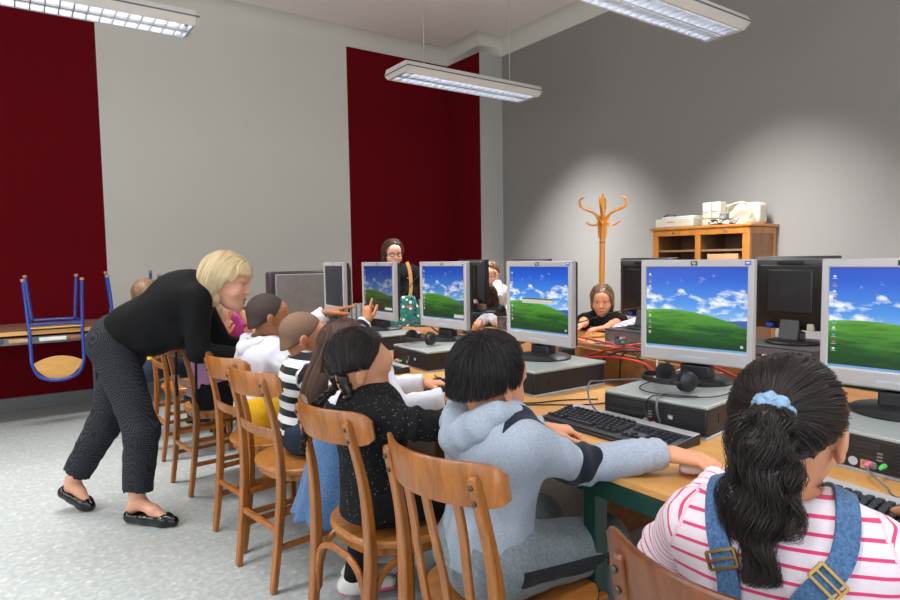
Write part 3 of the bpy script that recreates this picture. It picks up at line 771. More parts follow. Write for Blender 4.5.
# ---------------------------------------------------------------- cables
def J(p,s): return tuple(A3(p)+rng.normal(0,s,3)*A3(1,1,.3))
cable('red_cable',[(2.02,2.02,.76),(2.06,1.75,.86),(2.03,1.55,.885),(2.06,1.35,.87),(2.10,1.15,.80)],.0045,'red_cable','red network cable arching over the nearest wooden board',10)
cable('red_cable',[(1.99,1.95,.80),(1.97,1.76,.835),(1.97,1.62,.85),(1.99,1.5,.83),(2.02,1.42,.74)],.0042,'red_cable','red network cable curving down in front of the nearest wooden board')
cable('red_cable',[(1.98,2.75,.74),(2.05,2.45,.87),(2.08,2.25,.90),(2.12,2.05,.89),(2.2,1.85,.86)],.0045,'red_cable','red network cable right of the message-box monitor\'s lower corner')
cable('red_cable',[(2.0,2.80,1.02),(1.99,2.85,.95),(1.98,2.79,.88),(1.93,2.66,.84),(1.90,2.55,.81)],.004,'red_cable','red network cable hanging left of the pale-box monitor')
cable('red_cable',[(2.04,2.84,.97),(2.12,3.0,.90),(2.14,3.05,.86),(2.08,3.1,.79),(2.0,3.2,.74)],.004,'red_cable','red network cable looping below the patterned bag')
cable('white_cable',[(2.05,2.18,.86),(2.0,2.08,.80),(1.98,2.0,.74)],.003,'white_cable','short white cable below the message-box monitor')
cable('white_cable',[(2.02,1.48,.90),(2.00,1.47,.84),(1.98,1.45,.74)],.004,'white_cable','white cable dropping behind the second monitor from the right')
cable('white_cable',[(2.02,1.28,.90),(1.99,1.34,.85),(1.95,1.40,.81)],.003,'white_cable','thin white cable slanting behind the second monitor\'s foot')
cable('black_cable',[(1.98,1.75,.74),(1.97,1.70,.84),(1.99,1.6,.88),(2.0,1.55,.85),(2.02,1.5,.78),(2.05,1.45,.74)],.004,'black_cable','black cable looping over the nearest wooden board')
cable('black_cable',[(2.0,1.65,.75),(1.98,1.62,.86),(1.99,1.54,.885),(2.0,1.46,.87),(2.0,1.4,.84)],.004,'black_cable','second black cable beside the looping one at the wooden board')
cable('black_cable',[(1.5,1.30,.745),(1.47,1.33,.80),(1.50,1.36,.850),(1.58,1.38,.844),(1.7,1.33,.842),(1.76,1.22,.842)],.0028,'grey_cable','grey headphone cable hanging over the front edge of the large grey computer')
cable('grey_cable',[(1.535,1.115,.765),(1.51,1.11,.81),(1.53,1.12,.842),(1.60,1.14,.839),(1.64,1.09,.838)],.0034,'grey_cable','grey cable from the pink and green plugs up to the headphones')
cable('grey_cable',[(1.62,1.05,.844),(1.58,1.10,.844),(1.56,1.18,.844),(1.60,1.24,.844),(1.70,1.27,.844),(1.8,1.25,.844)],.002,'black_cable','thin black cable winding across the top of the large grey computer')
cable('black_cable',[(1.75,1.02,.843),(1.66,1.02,.843),(1.58,1.08,.842),(1.53,1.14,.842),(1.52,1.16,.80),(1.5,1.12,.765)],.002,'black_cable','thin black cable hanging down the front of the large grey computer')
cable('black_cable',[(1.72,1.43,.744),(1.60,1.47,.744),(1.50,1.55,.744),(1.42,1.60,.744),(1.35,1.55,.744),(1.36,1.47,.744)],.0026,'black_cable','black keyboard cable on the table left of the large grey computer')
cable('black_cable',[(1.70,1.50,.744),(1.58,1.57,.744),(1.48,1.60,.744),(1.38,1.68,.744),(1.28,1.65,.744)],.0026,'black_cable','black mouse cable on the table by the long black computer side')
cable('green_cable',[(1.50,2.26,.744),(1.46,2.15,.744),(1.47,2.0,.744),(1.52,1.9,.744)],.003,'green','green cable on the table before the typing hands')
# plugs at large PC
for (x,y,z,m_,lb) in ((1.535,1.135,.762,'pink','pink audio plug in the front of the large grey computer'),(1.535,1.112,.758,'lime','green audio plug in the front of the large grey computer'),(1.585,.588,.775,'pink','pink audio plug in the computer at the right edge'),(1.59,.560,.775,'lime','green audio plug in the computer at the right edge'),(1.515,2.60,.768,'pink','pink plug behind the braided girl\'s face'),(1.515,2.57,.766,'lime','green plug behind the braided girl\'s face')):
    b=MB(); b.tube([(0,0,0),(-.010,0,0),(-.026,0,-.001)],[.0055,.006,.0035],10); o=part('audio_plug',b,m_,None,loc=(x,y,z)); tag(o,lb,'audio plug','audio plugs')
cable('grey_cable',[(1.56,.588,.774),(1.53,.56,.765),(1.52,.53,.75),(1.49,.50,.745),(1.50,.42,.744)],.0022,'grey_cable','grey cable from the plugs of the right-hand computer to the table')
# clutter of dark cables between the rows
for k in range(12):
    y=1.2+k*.24; x=2.42+rng.uniform(-.1,.1)
    pts=[J((x+rng.uniform(-.2,.2),y+rng.uniform(-.25,.25),.74+.07*abs(math.sin(j*1.7+k))),.02) for j in range(7)]
    cable('black_cable',pts,.0035+.0015*(k%2),['black_cable','black_cable','grey_cable'][k%3],'tangled dark cable among the cables between the two computer rows',6,'tangled cables between the rows')
cable('black_cable',[tuple(at_d(419,274,4.6)),tuple(at_d(408,289,4.6)),tuple(at_d(398,300,4.6)),tuple(at_d(388,318,4.6))],.0035,'black_cable','black cable slanting past the patterned bag, left of the pale-box monitor')
cable('black_cable',[(2.7,2.95,.78),(2.68,2.55,.86),(2.72,2.35,.93),(2.85,2.2,.97)],.003,'black_cable','black cable slanting before the small girl in black')
cable('red_cable',[(2.5,2.35,.80),(2.5,2.2,.79),(2.5,2.05,.80),(2.55,1.95,.82),(2.65,1.9,.80)],.004,'red_cable','red cable lying right of the dark wedge-shaped box')
# floor cables (red)
p=[(1.60,.95,.70),(1.50,.98,.45),(1.42,1.0,.12),(1.42,.98,.006),(1.5,.86,.006),(1.68,.78,.006),(1.85,.80,.006),(1.95,1.0,.006),(1.9,1.3,.006)]
def fl(px,py): q=at_z(px,py,.006); return (float(q[0]),float(q[1]),.006)
rc=[tuple(at_d(633,494,1.9)),tuple(at_d(623,515,1.95)),tuple(at_d(622,542,1.95)),tuple(at_d(632,556,1.95)),tuple(at_d(650,566,1.9)),tuple(at_d(670,568,1.85)),tuple(at_d(690,560,1.85)),tuple(at_d(715,530,1.9))]
cable('red_cable',rc,.003,'red_cable','thin red cable drooping in a loop below the front table edge',6)
cable('red_cable',[fl(380,432),fl(402,442),fl(420,452),fl(440,458),fl(470,470)],.004,'red_cable','red cable on the floor seen under the braided girl\'s arm')
# ---------------------------------------------------------------- wooden cabinet with things on it
cx0,cx1,cy0,cy1,ch=4.507,4.897,2.515,3.365,1.485
r=thing('wooden_cabinet','open-fronted brown wooden cabinet against the grey wall','cabinet',((cx0+cx1)/2,(cy0+cy1)/2,0))
W=cx1-cx0; L=cy1-cy0
def cb(name,c,d,m,bev=.003): b=MB(); b.box(c,d); return part(name,b,m,r,bev=bev)
cb('cabinet_top',(0,0,ch-.011),(W+.03,L+.05,.022),'cab_wood',.005)
cb('side_panel',(0,-L/2+.012,(ch-.022)/2),(W-.03,.022,ch-.03),'cab_side'); cb('side_panel',(0,L/2-.012,(ch-.022)/2),(W-.03,.022,ch-.03),'cab_side')
for x in (-W/2+.02,W/2-.02): cb('side_frame',(x,-L/2-.001,(ch-.022)/2),(.04,.012,ch-.03),'cab_wood')
cb('side_frame',(0,-L/2-.001,ch-.05),(W-.08,.012,.05),'cab_wood')
cb('back_panel',(W/2-.006,0,ch/2),(.01,L-.03,ch-.05),'cab_inner')
cb('divider',(0.0,0,(ch-.022)/2),(W-.03,.02,ch-.05),'cab_inner')
for y in (-L/2+.025,0,L/2-.025): cb('front_stile',(-W/2+.01,y,(ch-.022)/2),(.022,.05 if y else .045,ch-.03),'cab_wood')
cb('front_rail',(-W/2+.008,0,ch-.047),(.024,L-.02,.05),'cab_wood'); cb('plinth',(-W/2+.01,0,.05),(.022,L-.02,.1),'cab_wood')
for z in (1.288,1.03,.75,.45,.12):
    for s in (-1,1): cb('shelf',(.0,s*L/4,z),(W-.03,L/2-.03,.018),'cab_inner',.002)
for y in (-.24,.22):
    b=MB(); b.lathe([(.0001,0),(.013,0),(.013,.004),(.006,.006),(.0001,.005)],18,(-W/2-.004,y,ch-.045),0,Matrix.Rotation(R(-90),3,'Y')); part('lock',b,'metal',r,label='round metal lock')
b=MB(); b.box((0,0,.11),(.30,.26,.22)); o=part('cardboard_box',b,'card',None,bev=.003,loc=(4.68,2.74,1.04)); tag(o,'cardboard box in the right compartment of the wooden cabinet','box')
def on_cab(name,label,cat,y,x=4.69): return thing(name,label,cat,(x,y,ch))
# white flat scanner with hinge handle
r=on_cab('document_scanner','flat white office machine with a dark handle at the left end of the cabinet top','scanner',3.18,4.66)
b=MB(); b.prism([(-.17,0),(.17,0),(.17,.055),(.10,.085),(-.10,.075),(-.165,.04)],-.16,.16,axis='y') if False else b.box((0,0,.038),(.26,.36,.076)); part('body',b,'cream_pl2',r,bev=.012,seg=3)
b=MB(); b.box((.01,-.02,.083),(.24,.30,.022)); part('lid',b,'white_pl',r,bev=.01,seg=3)
b=MB(); b.sweep(smooth_path([(-.10,.11,.085),(-.10,.10,.103),(-.10,.06,.111),(-.10,.01,.103),(-.10,0.,.085)],5),.018,.006,(0,0,1)); part('handle',b,'dark_grey',r)
b=MB(); b.box((-.131,.03,.045),(.001,.07,.005)); part('red_marking',b,'icon_r',r)
# pair of speakers
for k,(y,x,lb) in enumerate(((2.895,4.60,'left one of two small cream speakers on the cabinet'),(2.815,4.60,'right one of two small cream speakers on the cabinet'))):
    r=thing('small_speaker',lb,'speaker',(x,y,ch+.055),0,'small cream speakers on the cabinet')
    b=MB(); b.box((0,0,.066),(.09,.076,.13)); part('case',b,'cream_pl2',r,bev=.008,seg=3)
    b=MB(); b.lathe([(.0001,0),(.022,0),(.026,.004),(.027,.006),(.022,.007),(.0001,.003)],20,(-.045,0,.08),0,Matrix.Rotation(R(-90),3,'Y')); part('cone',b,'white_cable',r)
r=on_cab('speaker_base','white plastic box with tangled wires under the two small speakers','box',2.855,4.61)
b=MB(); b.box((0,0,.026),(.12,.16,.052)); part('case',b,'cream_pl',r,bev=.008)
for k in range(7):
    pts=[(4.53+rng.uniform(-.02,.02),2.84-j*.045+rng.uniform(-.02,.02),ch+.008+rng.uniform(0,.035)) for j in range(6)]
    cable('white_cable' if k%3 else 'black_cable',pts,.004,'white_cable' if k%3 else 'black_cable','coiled cable lying on the cabinet in front of the speakers',6,'cables on the cabinet top')
r=on_cab('grey_adapter','small grey block standing on the cabinet before the cable coil','power adapter',2.745,4.56)
b=MB(); b.box((0,0,.045),(.05,.055,.09)); part('case',b,'mid_grey',r,bev=.005); b=MB(); b.box((-.026,0,.06),(.002,.03,.02)); part('plate',b,'silver',r)
r=on_cab('white_device_case','tall white plastic device case on the right end of the cabinet','device',2.68,4.74)
b=MB(); b.box((0,0,.085),(.14,.30,.17)); part('body',b,'cream_pl2',r,bev=.03,seg=4); b=MB(); b.box((-.062,0,.07),(.004,.2,.09)); part('front_plate',b,'white_pl',r,bev=.002)
# coil of cable leaning
b=MB()
for k in range(4):
    rr=.074+.004*k; c=Vector((4.60-.006*k,2.635,ch+.085)); pts=[c+Vector((.012*math.sin(3*a+k),rr*1.15*math.cos(a),rr*math.sin(a))) for a in [2*PI*i/30 for i in range(31)]]
    b.tube(pts,.005,7)
tag(part('cable_coil',b,'cream_pl'),'round coil of cream cable leaning at the right end of the cabinet','cable')
q=at_z(244,313,.74)
r=thing('printer','white office machine at the far end of the tables behind the teacher','printer',(float(q[0])+.08,float(q[1])+.05,.741),R(40))
b=MB(); b.box((0,0,.06),(.24,.34,.12)); part('body',b,'white_pl',r,bev=.012,seg=3); b=MB(); b.box((-.121,.02,.05),(.004,.22,.03)); part('paper_slot',b,'dark_grey',r); b=MB(); b.box((-.02,0,.128),(.18,.30,.02)); part('lid',b,'cream_pl2',r,bev=.006)
# ---------------------------------------------------------------- coat rack
cr=at_d(600,250,4.75); CRX,CRY=float(cr[0]),float(cr[1])
ztop=float(at_d(600,194,4.75)[2])
r=thing('coat_rack','honey-coloured bentwood coat stand before the grey wall','coat rack',(CRX,CRY,0))
r.rotation_euler=(R(.8),R(-.9),R(35))
b=MB(); b.tube([(0,0,.1),(0,0,ztop-.37)],.021,14); part('pole',b,'rack_wood',r)
b=MB(); b.lathe([(.023,0),(.025,.005),(.023,.012)],16,(0,0,ztop-.375)); part('collar',b,'chair_wood',r)
b=MB(); b.tube([(0,0,ztop-.37),(0,0,ztop-.22),(0,0,ztop-.14),(0,0,ztop-.06),(0,0,ztop-.005)],[.020,.017,.019,.019,.004],14); part('finial',b,'rack_wood',r)
for k in range(4):
    a=k*PI/2+PI/2*0-R(0)
    ca,sa=math.cos(a),math.sin(a)
    def q(d,z): return (d*ca,d*sa,ztop+z)
    up=smooth_path([q(.02,-.34),q(.024,-.26),q(.03,-.2),q(.06,-.15),q(.11,-.125),q(.155,-.105),q(.175,-.07),q(.165,-.04),q(.14,-.03)],5)
    n=len(up); b=MB(); b.tube(up,[.0105*(1-.5*(i/n)**3) for i in range(n)],8); part('upper_hook',b,'rack_wood',r)
    lo=smooth_path([q(.022,-.17),q(.028,-.21),q(.045,-.235),q(.08,-.24),q(.11,-.225),q(.125,-.21)],5); n=len(lo)
    b=MB(); b.tube(lo,[.009*(1-.4*(i/n)**3) for i in range(n)],8); part('lower_hook',b,'rack_wood',r)
    lg=smooth_path([q(.02,-ztop+.5),q(.03,-ztop+.3),q(.1,-ztop+.2),q(.22,-ztop+.14),(.27*ca,.27*sa,.015)],5); b=MB(); b.tube(lg,.012,8); part('foot',b,'rack_wood',r)
# ---------------------------------------------------------------- table along the back wall, upturned chairs
ty=5.66
r=thing('long_table','long wooden table under the red wall panel, metal tray below its edge','table',(.55,6.05,0))
tb_=MB(); tb_.box((0,0,.742),(4.3,.78,.03)); part('tabletop',tb_,wood('long_table_top',rgb(150,112,92),rgb(172,132,108),(2,14,10),rough=.35),r,bev=.003)
b=MB(); b.box((0,-.391,.742),(4.3,.006,.03)); part('edge_strip',b,'beech',r)
b=MB(); b.box((0,-.37,.682),(4.28,.02,.055)); part('metal_tray',b,'galv',r,bev=.003)
for x in (-2.05,0,2.05):
    for y in (-.33,.33): b=MB(); b.tube([(x,y,0),(x,y,.70)],.018,10); part('leg',b,'galv',r)
for k in range(9):
    x=-.62+k*.21; c=[(.30,.12,.05),(.5,.5,.5),(.06,.06,.06),(.5,.3,.12),(.7,.7,.68)][k%5]
    b=MB(); b.box((0,0,0),(.14+.04*(k%3),.05,.028)); o=part('pencil_case',b,plain('case_colour_%d'%k,c+(1,),.35),None,bev=.006,loc=(x,5.645,.688)); tag(o,'small dark and light case lying along the metal tray of the long table','case','cases along the tray of the long table')
def blue_chair(label,x,y,rz,ztop,group='upturned blue tube chairs on the long table'):
    """upside down: seat rests on the table, backrest hangs down in front (-y)"""
    r=thing('school_chair',label,'chair',(x,y,.757),rz,group)
    hw=.185; zl=ztop-.757
    for s in (-1,1):
        # front tube: front leg down from the air to the seat, round to rear?
        b=MB(); b.tube(smooth_path([(s*hw*1.05,-.0,zl-.02),(s*hw*1.0,-.04,.25),(s*hw*.95,-.075,.04),(s*hw*.93,-.10,-.02),(s*hw*.92,-.125,-.2)],5),.0125,10); part('rear_leg',b,'blue',r)
        b=MB(); b.tube([(s*hw*.95,.27,zl+.01),(s*hw*.80,.23,.06)],.0125,10); part('front_leg',b,'blue',r)
        b=MB(); b.lathe([(.013,-.0),(.015,.002),(.015,.02),(.001,.022)],10,(s*hw*1.05,0,zl-.025)); part('foot_cap',b,'card',r)
        b=MB(); b.lathe([(.013,-.0),(.015,.002),(.015,.02),(.001,.022)],10,(s*hw*.95,.27,zl+.0)); part('foot_cap',b,'card',r)
    b=MB(); b.tube(smooth_path([(-hw*.95,-.07,.05),(-hw*.85,.20,.055),(-hw*.6,.245,.055),(hw*.6,.245,.055),(hw*.85,.20,.055),(hw*.95,-.07,.05)],6),.0115,8); part('seat_frame',b,'blue',r)
    b=MB(); b.tube([(-hw*.95,-.075,.045),(hw*.95,-.075,.045)],.0115,8); part('cross_tube',b,'blue',r)
    b=MB(); b.tube(smooth_path([(-hw*.92,-.125,-.2),(-hw*.9,-.135,-.25),(-hw*.72,-.145,-.335),(-hw*.38,-.15,-.372),(0,-.15,-.382),(hw*.38,-.15,-.372),(hw*.72,-.145,-.335),(hw*.9,-.135,-.25),(hw*.92,-.125,-.2)],6),.0125,8); part('back_frame',b,'blue',r)
    o=[(-.17,.0),(.17,.0)]
    b=MB(); b.box((0,.09,.018),(.36,.36,.014)); part('seat',b,'beech',r,bev=.006)
    out=[]; N=20
    for i in range(N+1):
        u=-1+2*i/N; out.append((u*hw*.9,-.25+.05*(1-u*u)))
    for i in range(N+1):
        u=1-2*i/N; out.append((u*hw*.9,-.25-.125*(1-abs(u)**2.6)-.0))
    vs=[];n=len(out)
    for dy in (-.006,.006):
        for a,z in out: vs.append((a,-.142+dy+.02*(1-(a/hw)**2),z))
    b=MB(); b.add(vs,[tuple(range(n)),tuple(range(n,2*n))[::-1]]+[(j,n+j,n+(j+1)%n,(j+1)%n) for j in range(n)]); part('backrest',b,'beech',r,bev=.002)
    q=MB()
    for k in range(5): q.box((-.03+k*.016,-.1295-.0,-.40) if False else (-.03+k*.016,-.129,-.345),(.010,.001,.006))
    part('maker_print',q,'white_pl',r)
    return r
blue_chair('blue tube chair upturned on the long table, its wooden back hanging before the red wall',.245,5.72,R(0),1.155)
blue_chair('blue tube chair upturned on the table, mostly hidden behind the bending teacher',.82,5.78,R(0),1.17)
# far small table, yellow edge
fx,fy=4.45,5.2
r=thing('side_table','pale table with yellow edge at the far corner pier','table',(4.2,4.7,0))
b=MB(); b.box((0,0,.745),(.55,.9,.02)); part('tabletop',b,'white_pl',r,bev=.002); b=MB(); b.box((0,0,.718),(.552,.902,.034)); part('edge_band',b,'beech',r)
for x in (-.24,.24):
    for y in (-.4,.4): b=MB(); b.box((x,y,.35),(.035,.035,.7)); part('leg',b,'blue',r)
# large grey monitor / projection box left of the dark screen
c=at_d(298,296,4.1)
r=thing('grey_monitor','broad dark-edged monitor with a blank grey back beside the dark screen','monitor',(1.76,4.45,.74),R(84))
b=MB(); b.box((0,0,.26),(.13,.50,.36)); part('dark_case',b,plain('aubergine_plastic',rgb(44,30,38),.4),r,bev=.02,seg=4)
b=MB(); b.box((-.066,-.02,.255),(.012,.45,.33)); part('grey_panel',b,'mid_grey',r,bev=.006)
b=MB(); b.box((0,0,.05),(.10,.12,.1)); b.box((0,0,.01),(.2,.26,.02)); part('stand',b,'black',r,bev=.005)
# white radiator strip behind the standing woman
r=thing('radiator','white column radiator low against the red wall panel','radiator',(3.7,YB-.09,0))
for k in range(26):
    b=MB(); b.box((-.75+k*.06,0,.45),(.046,.11,.62)); part('column',b,'radiator',r,bev=.015)
b=MB(); b.tube([(-.8,0,.18),(.8,0,.18)],.02,8); b.tube([(-.8,0,.72),(.8,0,.72)],.02,8); part('pipe',b,'radiator',r)
for x in (-.6,.6): b=MB(); b.box((x,0,.07),(.03,.06,.14)); part('foot',b,'radiator',r)
# printer, white, behind teacher's face
c=at_d(239,308,4.3)
# ================================================================ PEOPLE: smooth implicit bodies
def smin(a,b,k):
    if k<=0: return np.minimum(a,b)
    h=np.clip(.5+.5*(b-a)/k,0,1); return b+(a-b)*h-k*h*(1-h)
class Cap:   # tapered capsule, optionally flattened along axis n by factor f (>1 thinner)
    def __init__(s,a,b,ra,rb,n=None,f=1.,k=.02): s.a=A3(a);s.b=A3(b);s.ra=ra;s.rb=rb;s.n=None if n is None else nrm(n);s.f=f;s.k=k
    def ev(s,P,off=0):
        ab=s.b-s.a; q=P-s.a; h=np.clip((q@ab)/(ab@ab+1e-12),0,1); d=q-h[:,None]*ab; r=s.ra+(s.rb-s.ra)*h+off
        if s.n is not None:
            c=d@s.n; l2=(d*d).sum(1)-c*c; 
            # radius along n is r0/f(+off)
            rn=np.maximum((r-off)/s.f+off,1e-4); g=np.sqrt(np.maximum(l2,0)/(r*r)+c*c/(rn*rn)); return (g-1)*np.minimum(r,rn)
        return np.sqrt((d*d).sum(1))-r
    def grow(s,o,k=None): 
        c=Cap(s.a,s.b,s.ra,s.rb,s.n,s.f,s.k if k is None else k); c.off=o; return c
class Ell:
    def __init__(s,c,r,M=None,k=.02): s.c=A3(c);s.r=A3(r);s.M=M;s.k=k
    def ev(s,P,off=0):
        q=P-s.c
        if s.M is not None: q=q@s.M.T   # rows of M are local axes
        r=s.r+off; g=np.sqrt(((q/r)**2).sum(1)); g2=np.sqrt(((q/(r*r))**2).sum(1))
        return g*(g-1)/np.maximum(g2,1e-6)
class Group:
    """adds = [(prim,off)], subs = [(prim,k)], cuts = [(point, outward normal)] keeps the inside of the cut"""
    def __init__(s,adds,subs=(),cuts=(),off=0,k=.015,fold=None): s.adds=adds;s.subs=subs;s.cuts=cuts;s.off=off;s.k=k;s.fold=fold
    def ev(s,P):
        D=None
        for p in s.adds:
            d=p.ev(P,s.off); D=d if D is None else smin(D,d,p.k)
        for p,k in s.subs: D=-smin(-D,p.ev(P),k)
        for c,n in s.cuts: D=np.maximum(D,(P-A3(c))@nrm(n))
        if s.fold is not None: D=D+s.fold(P)
        return D
def evg(groups,P,k=.015):
    D=None
    for g in groups:
        d=g.ev(P); D=d if D is None else smin(D,d,k)
    return D
def bounds(groups,m):
    lo=A3(1e9,1e9,1e9);hi=-lo
    for g in groups:
        for p in g.adds:
            if isinstance(p,Cap):
                for q,r in ((p.a,p.ra),(p.b,p.rb)): lo=np.minimum(lo,q-r-g.off);hi=np.maximum(hi,q+r+g.off)
            else:
                r=max(p.r)+g.off; lo=np.minimum(lo,p.c-r);hi=np.maximum(hi,p.c+r)
    return lo-m,hi+m
def surface(groups,h,k=.015,clipfn=None):
    """naive surface nets with coarse block culling"""
    lo,hi=bounds(groups,2*h); B=6
    n=np.ceil((hi-lo)/h).astype(int)+1; nb=np.ceil(n/B).astype(int); n=nb*B+1
    D=np.ones(n,np.float32)
    gi=np.stack(np.meshgrid(*[np.arange(x) for x in nb],indexing='ij'),-1).reshape(-1,3)
    cen=lo+(gi*B+B/2)*h; dc=evg(groups,cen,k); 
    rad=B*h*.5*1.74*1.25+.004
    for b,d in zip(gi[dc<-rad],dc[dc<-rad]): D[b[0]*B:b[0]*B+B+1,b[1]*B:b[1]*B+B+1,b[2]*B:b[2]*B+B+1]=-1
    act=gi[np.abs(dc)<=rad]
    o=np.stack(np.meshgrid(*[np.arange(B+1)]*3,indexing='ij'),-1).reshape(-1,3)
    for s in range(0,len(act),300):
        a=act[s:s+300]; idx=(a[:,None,:]*B+o[None]).reshape(-1,3); d=evg(groups,lo+idx*h,k)
        D[idx[:,0],idx[:,1],idx[:,2]]=d
    ins=D<0; 
    c=np.zeros([x-1 for x in n],np.int8)
    for i in (0,1):
        for j in (0,1):
            for l in (0,1): c+=ins[i:n[0]-1+i,j:n[1]-1+j,l:n[2]-1+l]
    cells=np.argwhere((c>0)&(c<8))
    if len(cells)==0: return np.zeros((0,3)),np.zeros((0,4),int)
    vid=-np.ones(c.shape,np.int64); vid[cells[:,0],cells[:,1],cells[:,2]]=np.arange(len(cells))
    acc=np.zeros((len(cells),3)); cnt=np.zeros(len(cells))
    cor=[(i,j,l) for i in (0,1) for j in (0,1) for l in (0,1)]
    for a in cor:
        for ax in range(3):
            if a[ax]: continue
            b=list(a); b[ax]=1
            A=cells+np.array(a); Bc=cells+np.array(b)
            da=D[A[:,0],A[:,1],A[:,2]]; db=D[Bc[:,0],Bc[:,1],Bc[:,2]]; m=(da<0)!=(db<0)
            t=np.where(m,da/np.where(m,da-db,1),0); p=np.tile(np.array(a,float),(len(cells),1)); p[:,ax]+=t
            acc[m]+=p[m]; cnt[m]+=1
    V=lo+(cells+acc/cnt[:,None])*h
    Q=[]
    for ax in range(3):
        s0=[slice(None)]*3; s1=[slice(None)]*3; s0[ax]=slice(0,-1); s1[ax]=slice(1,None)
        a=ins[tuple(s0)]; b=ins[tuple(s1)]; e=np.argwhere(a!=b)
        u,v=(ax+1)%3,(ax+2)%3
        e=e[(e[:,u]>0)&(e[:,v]>0)&(e[:,u]<n[u]-1)&(e[:,v]<n[v]-1)]
        fl=a[e[:,0],e[:,1],e[:,2]]
        def cv(du,dv):
            q=e.copy(); q[:,u]-=du; q[:,v]-=dv; return vid[q[:,0],q[:,1],q[:,2]]
        q=np.stack([cv(1,1),cv(0,1),cv(0,0),cv(1,0)],1); q[~fl]=q[~fl][:,::-1]; Q.append(q)
    F=np.concatenate(Q); F=F[(F>=0).all(1)]
    return V,F
def smooth_mesh(V,F,it=1,w=.5):
    for _ in range(it):
        acc=np.zeros_like(V);cnt=np.zeros(len(V))
        for j in range(4):
            a=F[:,j];b=F[:,(j+1)%4]
            np.add.at(acc,a,V[b]);np.add.at(acc,b,V[a]);np.add.at(cnt,a,1);np.add.at(cnt,b,1)
        V=V*(1-w)+w*acc/np.maximum(cnt,1)[:,None]
    return V
def np_attr(me,name,vals):
    at=me.attributes.new(name,'FLOAT','POINT'); at.data.foreach_set('value',np.asarray(vals,np.float32))
def fold_noise(amp,freq,seed=0,ax=None):
    rs=np.random.default_rng(seed); Ks=rs.normal(0,1,(7,3)); Ks/=np.linalg.norm(Ks,axis=1)[:,None]
    ph=rs.uniform(0,6.28,7); fr=freq*(.7+rs.uniform(0,.9,7))
    def f(P):
        w=.35*np.sin(P@Ks[0]*fr[0]*.8+ph[0])+.35*np.sin(P@Ks[1]*fr[1]*.7+ph[1])
        s=0
        for i in range(2,7): s=s+(1-2*np.abs(np.sin((P@Ks[i])*fr[i]*.5+ph[i]+2*w)))
        return -amp*s/3.0
    return f
def joinVF(parts):
    Vs=[];Fs=[];o=0
    for V,F in parts: Vs.append(V);Fs.append(F+o);o+=len(V)
    return np.concatenate(Vs),np.concatenate(Fs)
# ---------------------------------------------------------------- materials for people
def skin(name,c,rough=.5):
    t=NT(name); v=t.coord(); n=t.noise(35,v,3); n2=t.noise(400,v,2)
    r=tuple(min(1,x*y) for x,y in zip(c[:3],(1.05,.93,.9)))+(1,)
    t.base(t.ramp(n.outputs[0],[(.35,c),(.7,r)])); t.set(Roughness=rough,Subsurface_Weight=.12,Subsurface_Scale=.012,Specular_IOR_Level=.4)
    t.b.inputs['Subsurface Radius'].default_value=(1,.35,.2); t.bump(n2.outputs[0],.06,.001); return t.m
def hairm(name,c1,c2,rough=.42):
    t=NT(name); a=t.add('ShaderNodeAttribute',attribute_name='s')
    t.base(t.ramp(a.outputs['Fac'],[(0,c1),(1,c2)])); t.set(Roughness=rough,Specular_IOR_Level=.55); return t.m
def cloth(name,c,var=.08,scale=120,rough=.85,bump=.35,c2=None,c3=None):
    t=NT(name); v=t.coord(); n=t.noise(scale,v,3,.6); n2=t.noise(14,v,3)
    d=c2 or tuple(x*(1-var*2) for x in c[:3])+(1,)
    col=t.ramp(n.outputs[0],[(.35,d),(.65,c)]); t.base(col); t.set(Roughness=rough,Specular_IOR_Level=.2,Sheen_Weight=(.12 if max(c[:3])>.1 else 0.))
    m=t.math('ADD',t.math('MULTIPLY',n.outputs[0],.25),n2.outputs[0]); t.bump(m,bump,.004); return t
def masked(name,c,cm,**kw):
    t=cloth(name,c,**kw); src=t.b.inputs['Base Color'].links[0].from_socket; a=t.add('ShaderNodeAttribute',attribute_name='m'); t.base(t.mix(t.math('GREATER_THAN',a.outputs['Fac'],0.),src,cm)); return t.m
def stripes(name,c1,c2,period,duty,soft=.02,attr='s',**kw):
    t=cloth(name,c1,**kw); src=t.b.inputs['Base Color'].links[0].from_socket
    a=t.add('ShaderNodeAttribute',attribute_name=attr); f=t.math('FRACT',t.math('DIVIDE',a.outputs['Fac'],period)); m=t.math('LESS_THAN',f,duty)
    t.base(t.mix(m,src,c2)); return t.m
SKINS={'fair':skin('skin_fair',rgb(222,172,146)),'tan':skin('skin_tan',rgb(206,150,116)),'olive':skin('skin_olive',rgb(198,144,110)),'brown':skin('skin_brown',rgb(150,98,68)),'brown2':skin('skin_light_brown',rgb(172,118,84)),'rosy':skin('skin_rosy',rgb(204,152,126))}
SKINS['blur']=SKINS['fair']
HAIRM={'black':hairm('hair_black',rgb(10,8,8),rgb(36,28,26)),'brown':hairm('hair_brown',rgb(52,32,24),rgb(104,72,54)),'dark':hairm('hair_dark_brown',rgb(14,10,9),rgb(46,33,29)),'blond':hairm('hair_blond',rgb(206,176,124),rgb(244,228,192),.35),'ltbrown':hairm('hair_light_brown',rgb(112,84,60),rgb(160,128,96)),'buzz':hairm('hair_cropped',rgb(46,34,28),rgb(60,46,38),.8),'buzz2':hairm('hair_cropped_pale',rgb(104,76,58),rgb(112,84,66),.8)}
MT['eye_white']=plain('eye_white',rgb(225,220,215),.2); MT['iris']=plain('dark_iris',rgb(30,20,16),.15); MT['lip']=plain('lip',rgb(176,92,84),.45); MT['brow']=plain('brow_hair',rgb(50,36,30),.8); MT['brow2']=plain('brow_hair_fair',rgb(170,136,96),.8)
